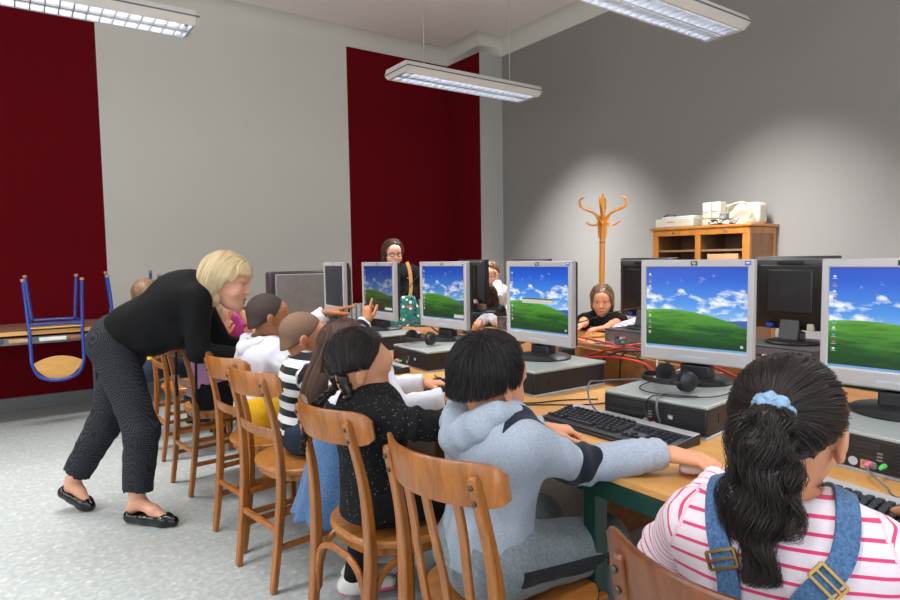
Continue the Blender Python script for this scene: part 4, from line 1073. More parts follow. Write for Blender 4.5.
# ---------------------------------------------------------------- head
class Head:
    def __init__(s,c,fwd,up,k=1.):
        s.c=A3(c); s.f=nrm(fwd); u=nrm(up); s.x=nrm(np.cross(s.f,u)); s.u=np.cross(s.x,s.f); s.k=k   # x = person's right
        s.M=np.stack([s.x,s.f,s.u])
    def w(s,x,y,z): return s.c+(s.x*x+s.f*y+s.u*z)*s.k
    def loc(s,P): return ((P-s.c)@s.M.T)/s.k
    def E(s,x,y,z,rx,ry,rz,k=.015): return Ell(s.w(x,y,z),A3(rx,ry,rz)*s.k,s.M,k*s.k)
    def C(s,a,b,ra,rb,k=.01): return Cap(s.w(*a),s.w(*b),ra*s.k,rb*s.k,k=k*s.k)
    def group(s,neck,nr,adult=False,mouth_open=0):
        j=-.012 if adult else 0
        a=[s.E(0,-.010,.014,.0715,.090,.080),s.E(0,.018,-.030,.058,.064,.076,.03),s.E(0,.036+(-j*.4),-.082+j,.036,.042,.032,.03),
           s.E(0,.066,-.100+j,.016,.016,.014,.02),
           s.E(.033,.050,-.046,.024,.024,.026,.02),s.E(-.033,.050,-.046,.024,.024,.026,.02),
           s.E(0,.066,.028,.044,.020,.028,.025),
           s.C((0,.078,-.008),(0,.0935,-.040),.0062,.0095,.012),s.E(.010,.083,-.044,.0075,.008,.0065,.006),s.E(-.010,.083,-.044,.0075,.008,.0065,.006),
           s.E(0,.0775,-.0655,.019,.0125,.006,.008),s.E(0,.076,-.0765-mouth_open*.6,.016,.0125,.0065,.008)]
        for sx in (-1,1):
            a.append(s.E(sx*.028,.0745,.0065,.017,.009,.006,.010))     # brow ridge
            a.append(s.E(sx*.0735,-.012,-.020,.0065,.0155,.026,.006))    # ear
            a.append(s.E(sx*.0790,-.017,-.012,.0045,.013,.018,.006))
            a.append(s.E(sx*.071,-.006,-.043,.006,.008,.009,.006))     # lobe
        a.append(Cap(s.w(0,-.022,-.055),neck,nr*1.0,nr*1.12,k=.02))
        subs=[]
        for sx in (-1,1):
            subs.append((s.E(sx*.028,.088,-.010,.016,.013,.011),.008*s.k))
            subs.append((s.E(sx*.0850,-.007,-.016,.0045,.008,.013),.003*s.k))
        if mouth_open: subs.append((s.E(0,.090,-.071-mouth_open*.3,.012,.014,.003+mouth_open*.3),.003))
        return Group(a,subs)
def rel(P,base): return P-base
class Person:
    def __init__(s,label,base,name='person'):
        s.base=A3(base); s.r=thing(name,label,'person',tuple(s.base)); s.parts=[]
    def add(s,name,V,F,m,sm=True,mi=None,attr=None,parent=None,label=None,mask=None):
        ms=m if isinstance(m,list) else [m]
        me=mesh_np(name,V-s.base,F,sm,mats=ms,mi=mi)
        if attr is not None and len(me.vertices)==len(attr): np_attr(me,'s',attr)
        if mask is not None and len(me.vertices)==len(mask): np_attr(me,'m',mask)
        o=link(name,me,parent or s.r)
        if label: o['label']=label
        return o
    def mb(s,name,b,m,parent=None,angle=60,label=None):
        b.v=[tuple(A3(v)-s.base) for v in b.v]; return part(name,b,m,parent or s.r,angle=angle,label=label)
def ik(a,c,l1,l2,pole):
    a=A3(a);c=A3(c);d=c-a;L=np.linalg.norm(d)
    if L>l1+l2-1e-4: return a+d*(l1/(l1+l2))
    L=max(L,abs(l1-l2)+1e-3); x=(l1*l1-l2*l2+L*L)/(2*L); hgt=math.sqrt(max(0,l1*l1-x*x)); n=nrm(d); p=A3(pole); p=p-n*(p@n); return a+n*x+nrm(p)*hgt
# ---------------------------------------------------------------- hand
def hand_prims(w,d,n,right,k=1.,curl=(.3,.3,.3,.3),thumb=.3,spread=.06):
    """w wrist, d direction to fingers, n back-of-hand normal. returns list of prims"""
    d=nrm(d); n=A3(n); n=nrm(n-d*(n@d)); t=np.cross(n,d)*(1 if right else -1)   # thumb side
    w=A3(w); a=[]
    a.append(Cap(w-d*.02*k,w+d*.012*k,.0185*k,.0200*k,n,1.35,k=.012*k))
    for q,r in ((.021,.0115),(.007,.0125),(-.007,.0122),(-.020,.0110)):
        a.append(Cap(w+d*.012*k+t*q*.6*k,w+d*.062*k+t*q*k,r*1.0*k,r*.88*k,n,1.12,k=.010*k))
    a.append(Cap(w+d*.012*k+t*.012*k-n*.003*k,w+d*.040*k+t*.022*k-n*.006*k,.013*k,.010*k,k=.01*k))
    Ls=((.021,.050,.0070),(.007,.056,.0073),(-.007,.052,.0070),(-.020,.041,.0062))
    tips=[]
    for i,(q,L,r) in enumerate(Ls):
        c=curl[i]; p=w+d*.063*k+t*q*k+n*(.001)*k; ang=0
        dd=nrm(d+t*spread*(1.2-.8*i))
        fr=(.45,.30,.25)
        for j in range(3):
            ang+=c*(.9,1.1,.7)[j]; v=dd*math.cos(ang)-n*math.sin(ang); p2=p+v*L*fr[j]*k*1.08
            rr=r*(1.05-.10*j)*k; a.append(Cap(p,p2,rr,rr*.92,k=.0022*k)); p=p2
        tips.append((p,v,r*k))
    p=w+d*.020*k+t*.022*k-n*.006*k; td=nrm(d*.78+t*.62-n*.15-t*thumb*.5-n*thumb*.3)
    p2=p+td*.030*k; td2=nrm(td+d*.35-t*thumb*.6-n*.1); p3=p2+td2*.024*k; td3=nrm(td2+d*.2-t*thumb*.4); p4=p3+td3*.018*k
    a+= [Cap(p,p2,.0105*k,.0086*k,k=.006*k),Cap(p2,p3,.0086*k,.0078*k,k=.003*k),Cap(p3,p4,.0078*k,.0068*k,k=.003*k)]
    return a
# ---------------------------------------------------------------- hair strands on an implicit volume
def strands(roots,flow,field,steps,step,w,level,taper=.35,seed=0,stop=None,growr=(.75,1.1),loft=0.):
    """vectorised: roots (n,3); flow(P,i)->dir; field(P)->sdf of the hair volume; returns V,F,attr"""
    rs=np.random.default_rng(seed); P=roots.copy(); n=len(P); path=[P.copy()]; lv=level+rs.uniform(-.004,.0025+loft,n)
    e=.002
    ln=rs.uniform(growr[0],growr[1],n)
    for i in range(steps):
        v=flow(P,i); 
        G=np.stack([field(P+A3(e,0,0))-field(P-A3(e,0,0)),field(P+A3(0,e,0))-field(P-A3(0,e,0)),field(P+A3(0,0,e))-field(P-A3(0,0,e))],1)
        G/= (np.linalg.norm(G,axis=1)[:,None]+1e-9)
        v=v-G*(v*G).sum(1)[:,None]*.9; v/=np.linalg.norm(v,axis=1)[:,None]+1e-9
        Pold=P; P=P+v*(step*ln)[:,None]
        f=field(P); P=P-G*(np.clip(f-lv,-.02,.02))[:,None]
        if stop is not None: st=stop(P); P=np.where(st[:,None],Pold,P)
        path.append(P.copy())
    path=np.stack(path,1)  # n,m,3
    return ribbons(path,w,taper,rs)
def ribbons(path,w,taper,rs,attr=None):
    n,m,_=path.shape; T=np.gradient(path,axis=1); T/=np.linalg.norm(T,axis=2)[:,:,None]+1e-9
    r=rs.normal(0,1,(n,1,3)); u=np.cross(T,np.broadcast_to(r,T.shape)); u/=np.linalg.norm(u,axis=2)[:,:,None]+1e-9; b=np.cross(T,u)
    rad=w*(np.linspace(1,taper,m))[None,:,None]*rs.uniform(.7,1.25,(n,1,1))
    S=3; rings=[]
    for j in range(S):
        a=2*PI*j/S; rings.append(path+(u*math.cos(a)+b*math.sin(a))*rad)
    V=np.stack(rings,2)  # n,m,S,3
    idx=np.arange(n*m*S).reshape(n,m,S); F=[]
    for j in range(S):
        k=(j+1)%S; F.append(np.stack([idx[:,:-1,j],idx[:,:-1,k],idx[:,1:,k],idx[:,1:,j]],-1).reshape(-1,4))
    at=np.repeat((rs.uniform(0,1,n) if attr is None else attr),m*S)
    return V.reshape(-1,3),np.concatenate(F),at
def scalp_roots(H,n,keep,seed=0,r=(.0735,.092,.082),c=(0,-.010,.014),lift=0):
    rs=np.random.default_rng(seed); out=[]
    while sum(map(len,out))<n:
        d=rs.normal(0,1,(n*3,3)); d/=np.linalg.norm(d,axis=1)[:,None]; p=d*(A3(r)+lift)+A3(c)
        out.append(p[keep(p)])
    p=np.concatenate(out)[:n]; return H.c+(p@H.M)*H.k
# ================================================================ figure builder
def line_keep(F_,S_,N_):
    """hair kept above/behind the line forehead F - temple S - nape N (y,z in head space)"""
    def f(p):
        y,z=p[:,1],p[:,2]
        def side(a,b): return (b[0]-a[0])*(z-a[1])-(b[1]-a[1])*(y-a[0])
        return (side(F_,S_)<0)&(side(S_,N_)<0)
    return f
def cap_cuts(H,Fp,Sp,Np):
    cuts=[]
    for a,b in ((Fp,Sp),(Sp,Np)):
        dy,dz=b[0]-a[0],b[1]-a[1]     # hair lies on the right-hand side when walking F->S->N (up/back)
        ny,nz=-dz,dy                  # left normal -> outward (towards face)
        n=H.f*ny+H.u*nz
        cuts.append((H.w(0,a[0],a[1]),n))
    return cuts
def figure(label,base,head,hfwd,hup,neck,chest,pelvis,shR,shL,wrR,wrL,elR=None,elL=None,poleR=(0,0,-1),poleL=(0,0,-1),
           handR=None,handL=None,legs=None,k=1.,hk=1.,skn='fair',h=.008,hh=.0045,adult=False,hair=None,clothes=None,mouth=0,
           brow='brow',eyes=True,upper=.215,fore=.19,foot=None,handh=.0028,female=False,bodyw=1.,ears=True):
    P=Person(label,base); S=SKINS[skn]; neck,chest,pelvis,shR,shL=map(A3,(neck,chest,pelvis,shR,shL))
    ax=nrm(neck-pelvis); side=nrm(shR-shL); front=nrm(np.cross(ax,side)); front=-front if front@A3(hfwd)<0 and abs(front@A3(hfwd))>.3 else front
    upper*=k; fore*=k
    wrR=A3(wrR) if wrR is not None else None; wrL=A3(wrL) if wrL is not None else None
    elR=A3(elR) if elR is not None else ik(shR,wrR,upper,fore,poleR); elL=A3(elL) if elL is not None else ik(shL,wrL,upper,fore,poleL)
    H=Head(head,hfwd,hup,hk)
    tw=k*bodyw
    torso=[Cap(pelvis,pelvis+(chest-pelvis)*.45,.108*tw,.100*tw,front,1.28,.04*k),
           Cap(pelvis+(chest-pelvis)*.45,chest,.100*tw,.118*tw,front,1.32,.04*k),
           Cap(chest+side*.02*k,chest-side*.02*k,.112*tw,.112*tw,front,1.3,.04*k),
           Cap(shR*.86+chest*.14,shL*.86+chest*.14,.046*k,.046*k,None,1,.045*k),
           Cap(neck-ax*.05*k,neck,.052*k,.042*k,None,1,.03*k)]
    if adult and female:
        torso.append(Ell(chest+front*.085*k+side*.06*k-ax*.02*k,A3(.055,.055,.055)*k,None,.03*k)); torso.append(Ell(chest+front*.085*k-side*.06*k-ax*.02*k,A3(.055,.055,.055)*k,None,.03*k))
    armR=[Cap(shR,elR,.040*k,.032*k,k=.02*k),Cap(elR,wrR,.031*k,.0205*k,k=.012*k)]
    armL=[Cap(shL,elL,.040*k,.032*k,k=.02*k),Cap(elL,wrL,.031*k,.0205*k,k=.012*k)]
    LG=[]
    if legs:
        for (hip,kn,an) in legs:
            hip,kn,an=map(A3,(hip,kn,an)); LG.append((hip,kn,an))
    legp=[]
    for hip,kn,an in LG: legp.append([Cap(hip,kn,.070*tw,.047*k,k=.03*k),Cap(kn,an,.047*k,.030*k,k=.02*k),Cap(kn+(an-kn)*.15,kn+(an-kn)*.5,.048*k,.042*k,k=.02*k)])
    body=[Group(torso+armR+armL+[q for l in legp for q in l])]
    feet=foot or []
    pieces=[surface(body,h*1.25)]
    hg=H.group(neck-ax*.01*k,.036*k if not adult else .041*k,adult,mouth)
    pieces.append(surface([hg],hh))
    for wr,el,hd,right in ((wrR,elR,handR,True),(wrL,elL,handL,False)):
        hd=hd or {}
        d=hd.get('d',wr-el); n=hd.get('n',(0,0,1))
        hp=hand_prims(wr,d,n,right,k*hd.get('k',1),hd.get('curl',(.3,.3,.3,.3)),hd.get('thumb',.3),hd.get('spread',.06))
        pieces.append(surface([Group(hp)],handh))
    for q in feet:   # bare foot shapes (ankle, toe)
        an,toe=A3(q[0]),A3(q[1]); pieces.append(surface([Group([Cap(an,an-A3(0,0,.02)*k,0.026*k,.025*k,k=.02),Cap(an-A3(0,0,.02)*k,an-nrm((toe-an)*A3(1,1,0))*.028*k-A3(0,0,.045)*k,.026*k,.022*k,k=.02),Cap(an+(toe-an)*.0+A3(0,0,-.045)*k*0+A3(0,0,-.018)*k,an+(toe-an)*.5-A3(0,0,.006)*k,.023*k,.020*k,None,1,.02),Cap(an+(toe-an)*.5-A3(0,0,.006)*k,toe,.020*k,.015*k,None,1,.02)])],h))
    V,F=joinVF(pieces); P.add('body',V,F,S)
    # eyes and brows
    if eyes:
        for sx in (-1,1):
            b=MB(); b.ell((0,0,0),(.0118*H.k,)*3,14,10); b.v=[tuple(A3(v)+H.w(sx*.028,.0645,-.011)) for v in b.v]; eo=P.mb('eye',b,'eye_white',angle=180)
            b=MB(); b.ell((0,0,0),(.0062*H.k,)*3,12,8); b.v=[tuple(A3(v)+H.w(sx*.0275,.0715,-.0115)) for v in b.v]; P.mb('iris',b,'iris',eo,angle=180)
            b=MB(); b.tube([H.w(sx*.012,.084,.012),H.w(sx*.027,.082,.017),H.w(sx*.042,.070,.012)],[.0022*H.k,.003*H.k,.0014*H.k],6); P.mb('eyebrow',b,brow,angle=180)
        b=MB(); b.tube([H.w(-.017,.0815,-.0705),H.w(-.008,.0885,-.069),H.w(0,.0898,-.0702),H.w(.008,.0885,-.069),H.w(.017,.0815,-.0705)],[.001*H.k,.0028*H.k,.003*H.k,.0028*H.k,.001*H.k],6)
        if mouth: 
            b.tube([H.w(-.013,.080,-.078-mouth*.8),H.w(0,.0875,-.081-mouth*.8),H.w(.013,.080,-.078-mouth*.8)],[.0015*H.k,.003*H.k,.0015*H.k],6)
        P.mb('lips',b,'lip',angle=180)
    ctx=dict(P=P,H=H,neck=neck,chest=chest,pelvis=pelvis,shR=shR,shL=shL,elR=elR,elL=elL,wrR=wrR,wrL=wrL,LG=LG,ax=ax,side=side,front=front,torso=torso,k=k,tw=tw,h=h,armR=armR,armL=armL)
    if clothes: clothes(ctx)
    if hair: hair(ctx)
    return ctx
# ---------------------------------------------------------------- garments
def arm_attr(c,V,extra=None):
    """distance along torso axis or along the sleeve, depending on the nearer bone"""
    t=(V-c['pelvis'])@c['ax']
    dT=np.minimum.reduce([p.ev(V) for p in c['torso'][:4]])
    out=t.copy()
    for arm,sh,el,wr in ((c['armR'],c['shR'],c['elR'],c['wrR']),(c['armL'],c['shL'],c['elL'],c['wrL'])):
        dA=np.minimum(arm[0].ev(V),arm[1].ev(V)); L1=np.linalg.norm(el-sh)
        a1=(V-sh)@nrm(el-sh); a2=L1+(V-el)@nrm(wr-el); use=arm[0].ev(V)<arm[1].ev(V)
        s=np.where(use,a1,a2); m=(dA<dT-.002*c['k'])
        out=np.where(m,s+10*.063,out)
    return out
def top(c,m,off=.012,sleeve='long',hem=.0,neckr=.055,name='shirt',folds=.003,ffreq=55,attr=False,sleeve_end=.012,collar=0,hemdrop=0,mi=None,flare=0,sf=None,seed=3,cuff=None,label=None):
    k=c['k']; ax=c['ax']; gs=[]
    tor=[p for p in c['torso'][:4]+c['torso'][5:]]
    low=c['pelvis']-ax*(hem*k)
    extra=[Cap(c['pelvis']-ax*(hem+.03)*k,c['pelvis'],(.112+flare)*c['tw'],.108*c['tw'],c['front'],1.25,.03*k)] if hem>0 else []
    fo=fold_noise(folds,ffreq,seed)
    nk=c['neck']; up=nrm(c['H'].w(0,-.02,-.06)-nk)
    g=Group(tor+extra,[(Cap(nk+up*(.012-collar)*k,nk+up*.12*k,neckr*k*.78,neckr*k*1.1),.008)],[(low,-ax)],off*k,fold=fo); gs.append(g)
    for arm,sh,el,wr in ((c['armR'],c['shR'],c['elR'],c['wrR']),(c['armL'],c['shL'],c['elL'],c['wrL'])):
        so=off*k+.002
        if sleeve=='long':
            d=nrm(wr-el); e=wr-d*sleeve_end*k
            bunch=[Cap(el+(e-el)*.0,e+d*.03,.034*k,.0235*k,k=.012)]
            L=np.linalg.norm(e-el)
            def fold(P,el=el,d=d,L=L,fo=fo,k=k,sh=sh):
                t=(P-el)@d; return fo(P)*1.2-.0028*k*np.exp(-((t-L*.80)/(L*.22))**2)*np.sin(t*260/k)-.0045*k*np.exp(-(t/(.05*k))**2)*np.sin(t*150/k)
            gs.append(Group([arm[0]]+bunch,[],[(e,d)],so,fold=fold))
        elif sleeve=='short':
            e=sh+(el-sh)*.55; gs.append(Group([arm[0]],[],[(e,nrm(el-sh))],so+.004,fold=fo))
        elif sleeve=='puff':
            gs.append(Group([arm[0]],[],[(el,nrm(el-sh))],so+.01,fold=fo))
    V,F=surface(gs,c['h'],k=.02*k)
    V=smooth_mesh(V,F,1,.4)
    at=arm_attr(c,V)
    o=c['P'].add(name,V,F,m,attr=at,mask=mi(c,V) if mi else None,label=label); return o
def trousers(c,m,off=.012,end=1.0,waist=.05,name='trousers',folds=.003,loose=0,short=False,mi=None,seed=9,hem_off=0,label=None):
    k=c['k']; ax=c['ax']; fo=fold_noise(folds,50,seed); gs=[]
    pel=Cap(c['pelvis']-ax*.01*k,c['pelvis']+ax*waist*k,.112*c['tw'],.106*c['tw'],c['front'],1.25,.03*k)
    gs.append(Group([pel],[],[(c['pelvis']+ax*waist*k,ax)],off*k,fold=fo))
    for hip,kn,an in c['LG']:
        if short: 
            e=hip+(kn-hip)*end; gs.append(Group([Cap(hip,kn,.074*c['tw'],.054*k+loose)],[],[(e,nrm(kn-hip))],off*k,fold=fo))
        else:
            d=nrm(an-kn); e=kn+(an-kn)*end
            gs.append(Group([Cap(hip,kn,.072*c['tw'],.050*k,k=.03*k),Cap(kn,an,.050*k+loose*.5,.034*k+loose,k=.02*k)],[],[],off*k,fold=fo))
            gs[-1].cuts=[]; gs[-1].subs=[(Cap(e+d*.06*k,e+d*.3*k,.062*k+loose,.09*k),.002)]
    V,F=surface(gs,c['h']*1.1,k=.03*k); V=smooth_mesh(V,F,1,.4)
    at=np.zeros(len(V))
    return c['P'].add(name,V,F,m,attr=at,mask=mi(c,V) if mi else None,label=label)
def skirt(c,m,length=.24,flare=.06,name='skirt',dirn=None,pleats=9):
    k=c['k']; ax=c['ax']; d=nrm(dirn if dirn is not None else -ax); top_=c['pelvis']+ax*.05*k; end=c['pelvis']+d*length*k
    fo=fold_noise(.003,40,21); side=c['side']; fr=c['front']
    def fold(P):
        q=P-c['pelvis']; a=np.arctan2(q@side,q@fr); t=np.clip((q@d)/(length*k),0,1); return fo(P)-.008*k*t*np.sin(a*pleats)
    g=Group([Cap(top_,c['pelvis'],.104*c['tw'],.125*c['tw'],fr,1.2,.03),Cap(c['pelvis'],end,.125*c['tw'],.125*c['tw']+flare*k,fr,1.15,.03)],[],[(end,d),(top_,ax)],.014*k,fold=fold)
    V,F=surface([g],c['h']); V=smooth_mesh(V,F,1,.4); return c['P'].add(name,V,F,m,attr=np.zeros(len(V)))
def shoe(c,an,toe,m,sole='white_pl',k=1.,name='shoe',flat=False,lip=None):
    an=A3(an);toe=A3(toe); d=nrm((toe-an)*A3(1,1,0 if not flat else 1)); zb=min(an[2]-.055*k,toe[2]-.01)
    heel=A3(an[0],an[1],0)-d*.028*k; heel[2]=zb+.03*k if not flat else an[2]-.05*k+.0
    tp=toe.copy()
    if not flat:
        tp[2]=zb+.024*k
        g=Group([Cap(heel,heel+d*.06*k,.033*k,.034*k,k=.02),Cap(heel+d*.05*k,tp,.036*k,.027*k,A3(0,0,1),1.25,.02),Cap(an-A3(0,0,.03)*k,an-A3(0,0,.005)*k,.034*k,.032*k,k=.03)],[(Cap(an+A3(0,0,.012)*k,an+A3(0,0,.06)*k,.028*k,.03*k),.004)],[(A3(0,0,zb+.006),A3(0,0,-1))])
        V,F=surface([g],.004); o=c['P'].add(name,V,F,mat(m),attr=np.zeros(len(V)))
        g=Group([Cap(heel,heel+d*.06*k,.036*k,.037*k,k=.02),Cap(heel+d*.05*k,tp,.037*k,.031*k,k=.02)],[],[(A3(0,0,zb+.014*k),A3(0,0,1)),(A3(0,0,zb),A3(0,0,-1))])
        V,F=surface([g],.004); c['P'].add('sole',V,F,mat(sole),attr=np.zeros(len(V)),parent=o); return o
# ---------------------------------------------------------------- hair styles
def hair_cap(c,Fp=(.083,.058),Sp=(.012,-.025),Np=(-.060,-.095),thick=.012,extra=(),m='black',name='hair',n=2500,step=.010,steps=8,w=.0007,flow=None,seed=1,lift=.0,rough=.0015,hstep=.005,keep=None,subs=(),strandlevel=.0,stopm=None,nape=True,growr=(.75,1.1),loft=0.,stopfn=None,cr=(.0735,.093,.083),gcuts=True,taper=.35,extra_strands=None):
    H=c['H']; kk=H.k
    cap=Ell(H.w(0,-.012,.016),A3(cr)*kk,H.M,.012)
    cuts=cap_cuts(H,Fp,Sp,Np) if gcuts else []
    nap=Ell(H.w(0,-.052,-.048),A3(.054,.042,.052)*kk,H.M,.02)
    gs=[Group([cap,nap] if nape else [cap],list(subs),cuts,thick*kk,fold=fold_noise(rough,160/kk,seed))]
    for e in extra: gs.append(e)
    V,F=surface(gs,hstep); rs=np.random.default_rng(seed); V=smooth_mesh(V,F,1,.3)
    par=[(V,F)]; at=[np.full(len(V),.25)]
    if n:
        kf=keep or line_keep(Fp,Sp,Np)
        roots=scalp_roots(H,n,kf,seed,r=cr,c=(0,-.012,.016),lift=thick)
        fg=[Group([cap,nap] if nape else [cap],list(subs),[],thick*kk)]+[Group(e.adds,[],[],e.off) for e in extra]
        field=lambda P: evg(fg,P,.02)
        sf=None
        if stopm is not None:
            def sf(P):
                p=H.loc(P); return ~line_keep((Fp[0]+stopm,Fp[1]-stopm),(Sp[0]+stopm,Sp[1]-stopm),(Np[0]+stopm,Np[1]-stopm))(p)
        if stopfn is not None: sf=lambda P: stopfn(H.loc(P))
        v,f,a=strands(roots,flow,field,steps,step*kk,w,.0015+strandlevel,taper,seed,stop=sf,growr=growr,loft=loft)
        par.append((v,f)); at.append(a)
    for q in (extra_strands or []): par.append(q[:2]); at.append(q[2])
    V,F=joinVF(par)
    return c['P'].add(name,V,F,HAIRM[m],attr=np.concatenate(at))
def noisev(P,s,amp,seed=0):
    rs=np.random.default_rng(seed); K_=rs.normal(0,s,(3,3,3)); ph=rs.uniform(0,6,(3,3)); out=np.zeros_like(P)
    for a in range(3):
        for j in range(3): out[:,a]+=np.sin(P@K_[a,j]+ph[a,j])
    return out*amp/1.7
def flow_whorl(H,w=(0.015,-.055,.085),down=.25,fr=0,amp=.25):
    def f(P,i):
        L=H.loc(P); d=L-A3(w); d/=np.linalg.norm(d,axis=1)[:,None]+1e-9; d[:,2]-=down; d[:,1]+=fr*(L[:,2]>0.02); return d@H.M+noisev(P,60,amp)
    return f
def flow_down(H,part=0.,amp=.12,sp=1.,back=.2,grav=None):
    def f(P,i):
        L=H.loc(P); d=np.zeros_like(L); t=np.clip((L[:,2]-.03)/.06,0,1); d[:,0]=np.sign(L[:,0]-part)*sp*t; d[:,2]=-1*(1-t)-.15; d[:,1]=-back*t
        return d@H.M+noisev(P,45,amp)
    return f
def flow_to(H,tie,amp=.08):
    tie=A3(tie)
    def f(P,i):
        d=tie-P; d/=np.linalg.norm(d,axis=1)[:,None]+1e-9; return d+noisev(P,50,amp)
    return f
def lock_strands(path,R0,n,w,seed=0,wave=.006,wf=3.,m=24,r1=None,flat=None,spread=1.,ends=.15):
    """bundle of strands following a polyline; R0 radius list along it"""
    rs=np.random.default_rng(seed); p=np.array([tuple(v) for v in smooth_path(path,6)]); t=np.linspace(0,1,len(p)); tt=np.linspace(0,1,m)
    C=np.stack([np.interp(tt,t,p[:,i]) for i in range(3)],1); T=np.gradient(C,axis=0); T/=np.linalg.norm(T,axis=1)[:,None]
    u=np.cross(T,A3(.3,.5,.1)); u/=np.linalg.norm(u,axis=1)[:,None]; b=np.cross(T,u)
    rr=np.interp(tt,np.linspace(0,1,len(R0)),R0)
    a=rs.uniform(0,2*PI,n); q=np.sqrt(rs.uniform(.15,1,n)); ph=rs.normal(0,.5,n)+a; ph2=rs.uniform(0,6,n); sc=rs.uniform(.7,1+ends,n)
    ts=tt[None,:]*sc[:,None]; ts=np.clip(ts,0,1)
    idx=ts*(m-1); i0=np.floor(idx).astype(int); i0=np.minimum(i0,m-2); fr_=(idx-i0)[...,None]
    def I(X): return X[i0]*(1-fr_)+X[i0+1]*fr_
    Cc,U,Bb=I(C),I(u),I(b); Rr=I(rr[:,None])[...,0]
    wv=wave*np.sin(ts*2*PI*wf+ph[:,None]*1.0); wv2=wave*np.cos(ts*2*PI*wf*.9+ph2[:,None]*.6)
    X=(q*np.cos(a))[:,None]*Rr+wv*np.minimum(1,ts*4); Y=(q*np.sin(a))[:,None]*Rr+wv2*np.minimum(1,ts*4)
    path_=Cc+U*X[...,None]+Bb*Y[...,None]
    return ribbons(path_,w,.4,rs)
# ================================================================ THE PEOPLE
def seatpose(x,y,yawd,lean,k=1.,hz=.54,twist=0,ll=.33,lat=0):
    a=R(yawd); fwd=A3(math.cos(a),math.sin(a),0); rt=A3(math.sin(a),-math.cos(a),0)
    pel=A3(x,y,hz); ax=nrm(A3(0,0,1)*math.cos(R(lean))+fwd*math.sin(R(lean))+rt*lat)
    neck=pel+ax*ll*k; chest=pel+ax*ll*.70*k
    a2=a+R(twist); r2=A3(math.sin(a2),-math.cos(a2),0)
    sh=neck-ax*.048*k
    return dict(fwd=fwd,rt=rt,pelvis=pel,neck=neck,chest=chest,shR=sh+r2*.122*k,shL=sh-r2*.122*k,ax=ax)
def legs_fwd(s,k=1.,spread=.075,kz=.50,reach=.33,ankz=.08,down=.05):
    out=[]
    for sg in (1,-1):
        hip=s['pelvis']+s['rt']*sg*.062*k-A3(0,0,.015); kn=s['pelvis']+s['rt']*sg*spread+s['fwd']*reach*k; kn[2]=kz
        an=kn+s['fwd']*down; an[2]=ankz; out.append((hip,kn,an))
    return out
def fdir(base,yawd,pitchd=0):
    a=math.atan2(base[1],base[0])+R(yawd); p=R(pitchd); return A3(math.cos(a)*math.cos(p),math.sin(a)*math.cos(p),math.sin(p))
ZU=A3(0,0,1)
# ---- fabrics
C_GREY=masked('heather_grey_fleece',rgb(162,172,186),rgb(26,31,44),c2=rgb(144,155,170),scale=260)
C_NAVY=cloth('navy_fleece',rgb(30,36,50)).m
C_SWEAT=masked('grey_sweatpants',rgb(126,136,142),rgb(26,30,38),c2=rgb(106,116,122))
C_WHITE=cloth('white_cotton',rgb(206,206,214),var=.02).m
C_YEL=cloth('yellow_cotton',rgb(222,172,30)).m
C_BLK=cloth('black_knit',rgb(12,12,14)).m
C_BLK2=cloth('black_cotton',rgb(20,20,24)).m
C_BLUE=cloth('navy_lining',rgb(34,44,76)).m
C_LILAC=cloth('lilac_cotton',rgb(176,128,168)).m
C_MAG=cloth('magenta_cotton',rgb(164,58,128)).m
C_DENIM=cloth('denim',rgb(80,112,150),c2=rgb(52,80,118),scale=220,bump=.5).m
C_DENIML=cloth('pale_denim',rgb(128,160,196),c2=rgb(104,138,176),scale=220).m
C_DKJEAN=cloth('dark_jeans',rgb(44,54,74)).m
C_SCR=cloth('pale_blue_towelling',rgb(140,168,194),c2=rgb(114,146,178)).m
# sparkly black: knit with tiny light flecks
t=cloth('sparkly_black_knit',rgb(20,20,22)); v=t.coord(); vo=t.add('ShaderNodeTexVoronoi'); vo.inputs['Scale'].default_value=190; t.link(v,vo.inputs['Vector'])
sc_=t.add('ShaderNodeSeparateColor'); t.link(vo.outputs['Color'],sc_.inputs[0])
m_=t.math('MULTIPLY',t.math('LESS_THAN',vo.outputs['Distance'],.17),t.math('GREATER_THAN',sc_.outputs[0],.72)); src=t.b.inputs['Base Color'].links[0].from_socket
t.base(t.mix(m_,src,rgb(190,190,196))); C_SPARK=t.m
# dotted trousers
t=cloth('dotted_trouser_cloth',rgb(30,32,38)); v=t.coord(scale=(1,1,1),rot=(R(45),0,R(55))); ck=t.add('ShaderNodeTexVoronoi'); ck.inputs['Scale'].default_value=170; ck.inputs['Randomness'].default_value=.0; t.link(v,ck.inputs['Vector'])
src=t.b.inputs['Base Color'].links[0].from_socket; t.base(t.mix(t.math('LESS_THAN',ck.outputs['Distance'],.33),src,rgb(76,79,86))); C_DOT=t.m
S_BW=stripes('black_white_stripes',rgb(206,208,210),rgb(20,20,24),.058,.48,var=.03)
S_PINK=stripes('pink_striped_jersey',rgb(216,204,212),rgb(206,62,108),.0225,.22,var=.02)
MT['patent']=plain('black_patent',rgb(12,12,14),.12); MT['canvas']=plain('black_canvas',rgb(26,26,30),.8); MT['pinktrim']=plain('pink_trim',rgb(220,90,130),.6); MT['brownboot']=plain('brown_leather',rgb(110,88,66),.7)
MT['brass']=plain('brass_buckle',rgb(150,120,60),.3,.8); MT['pinkshoe']=plain('pink_shoe',rgb(206,140,160),.7)

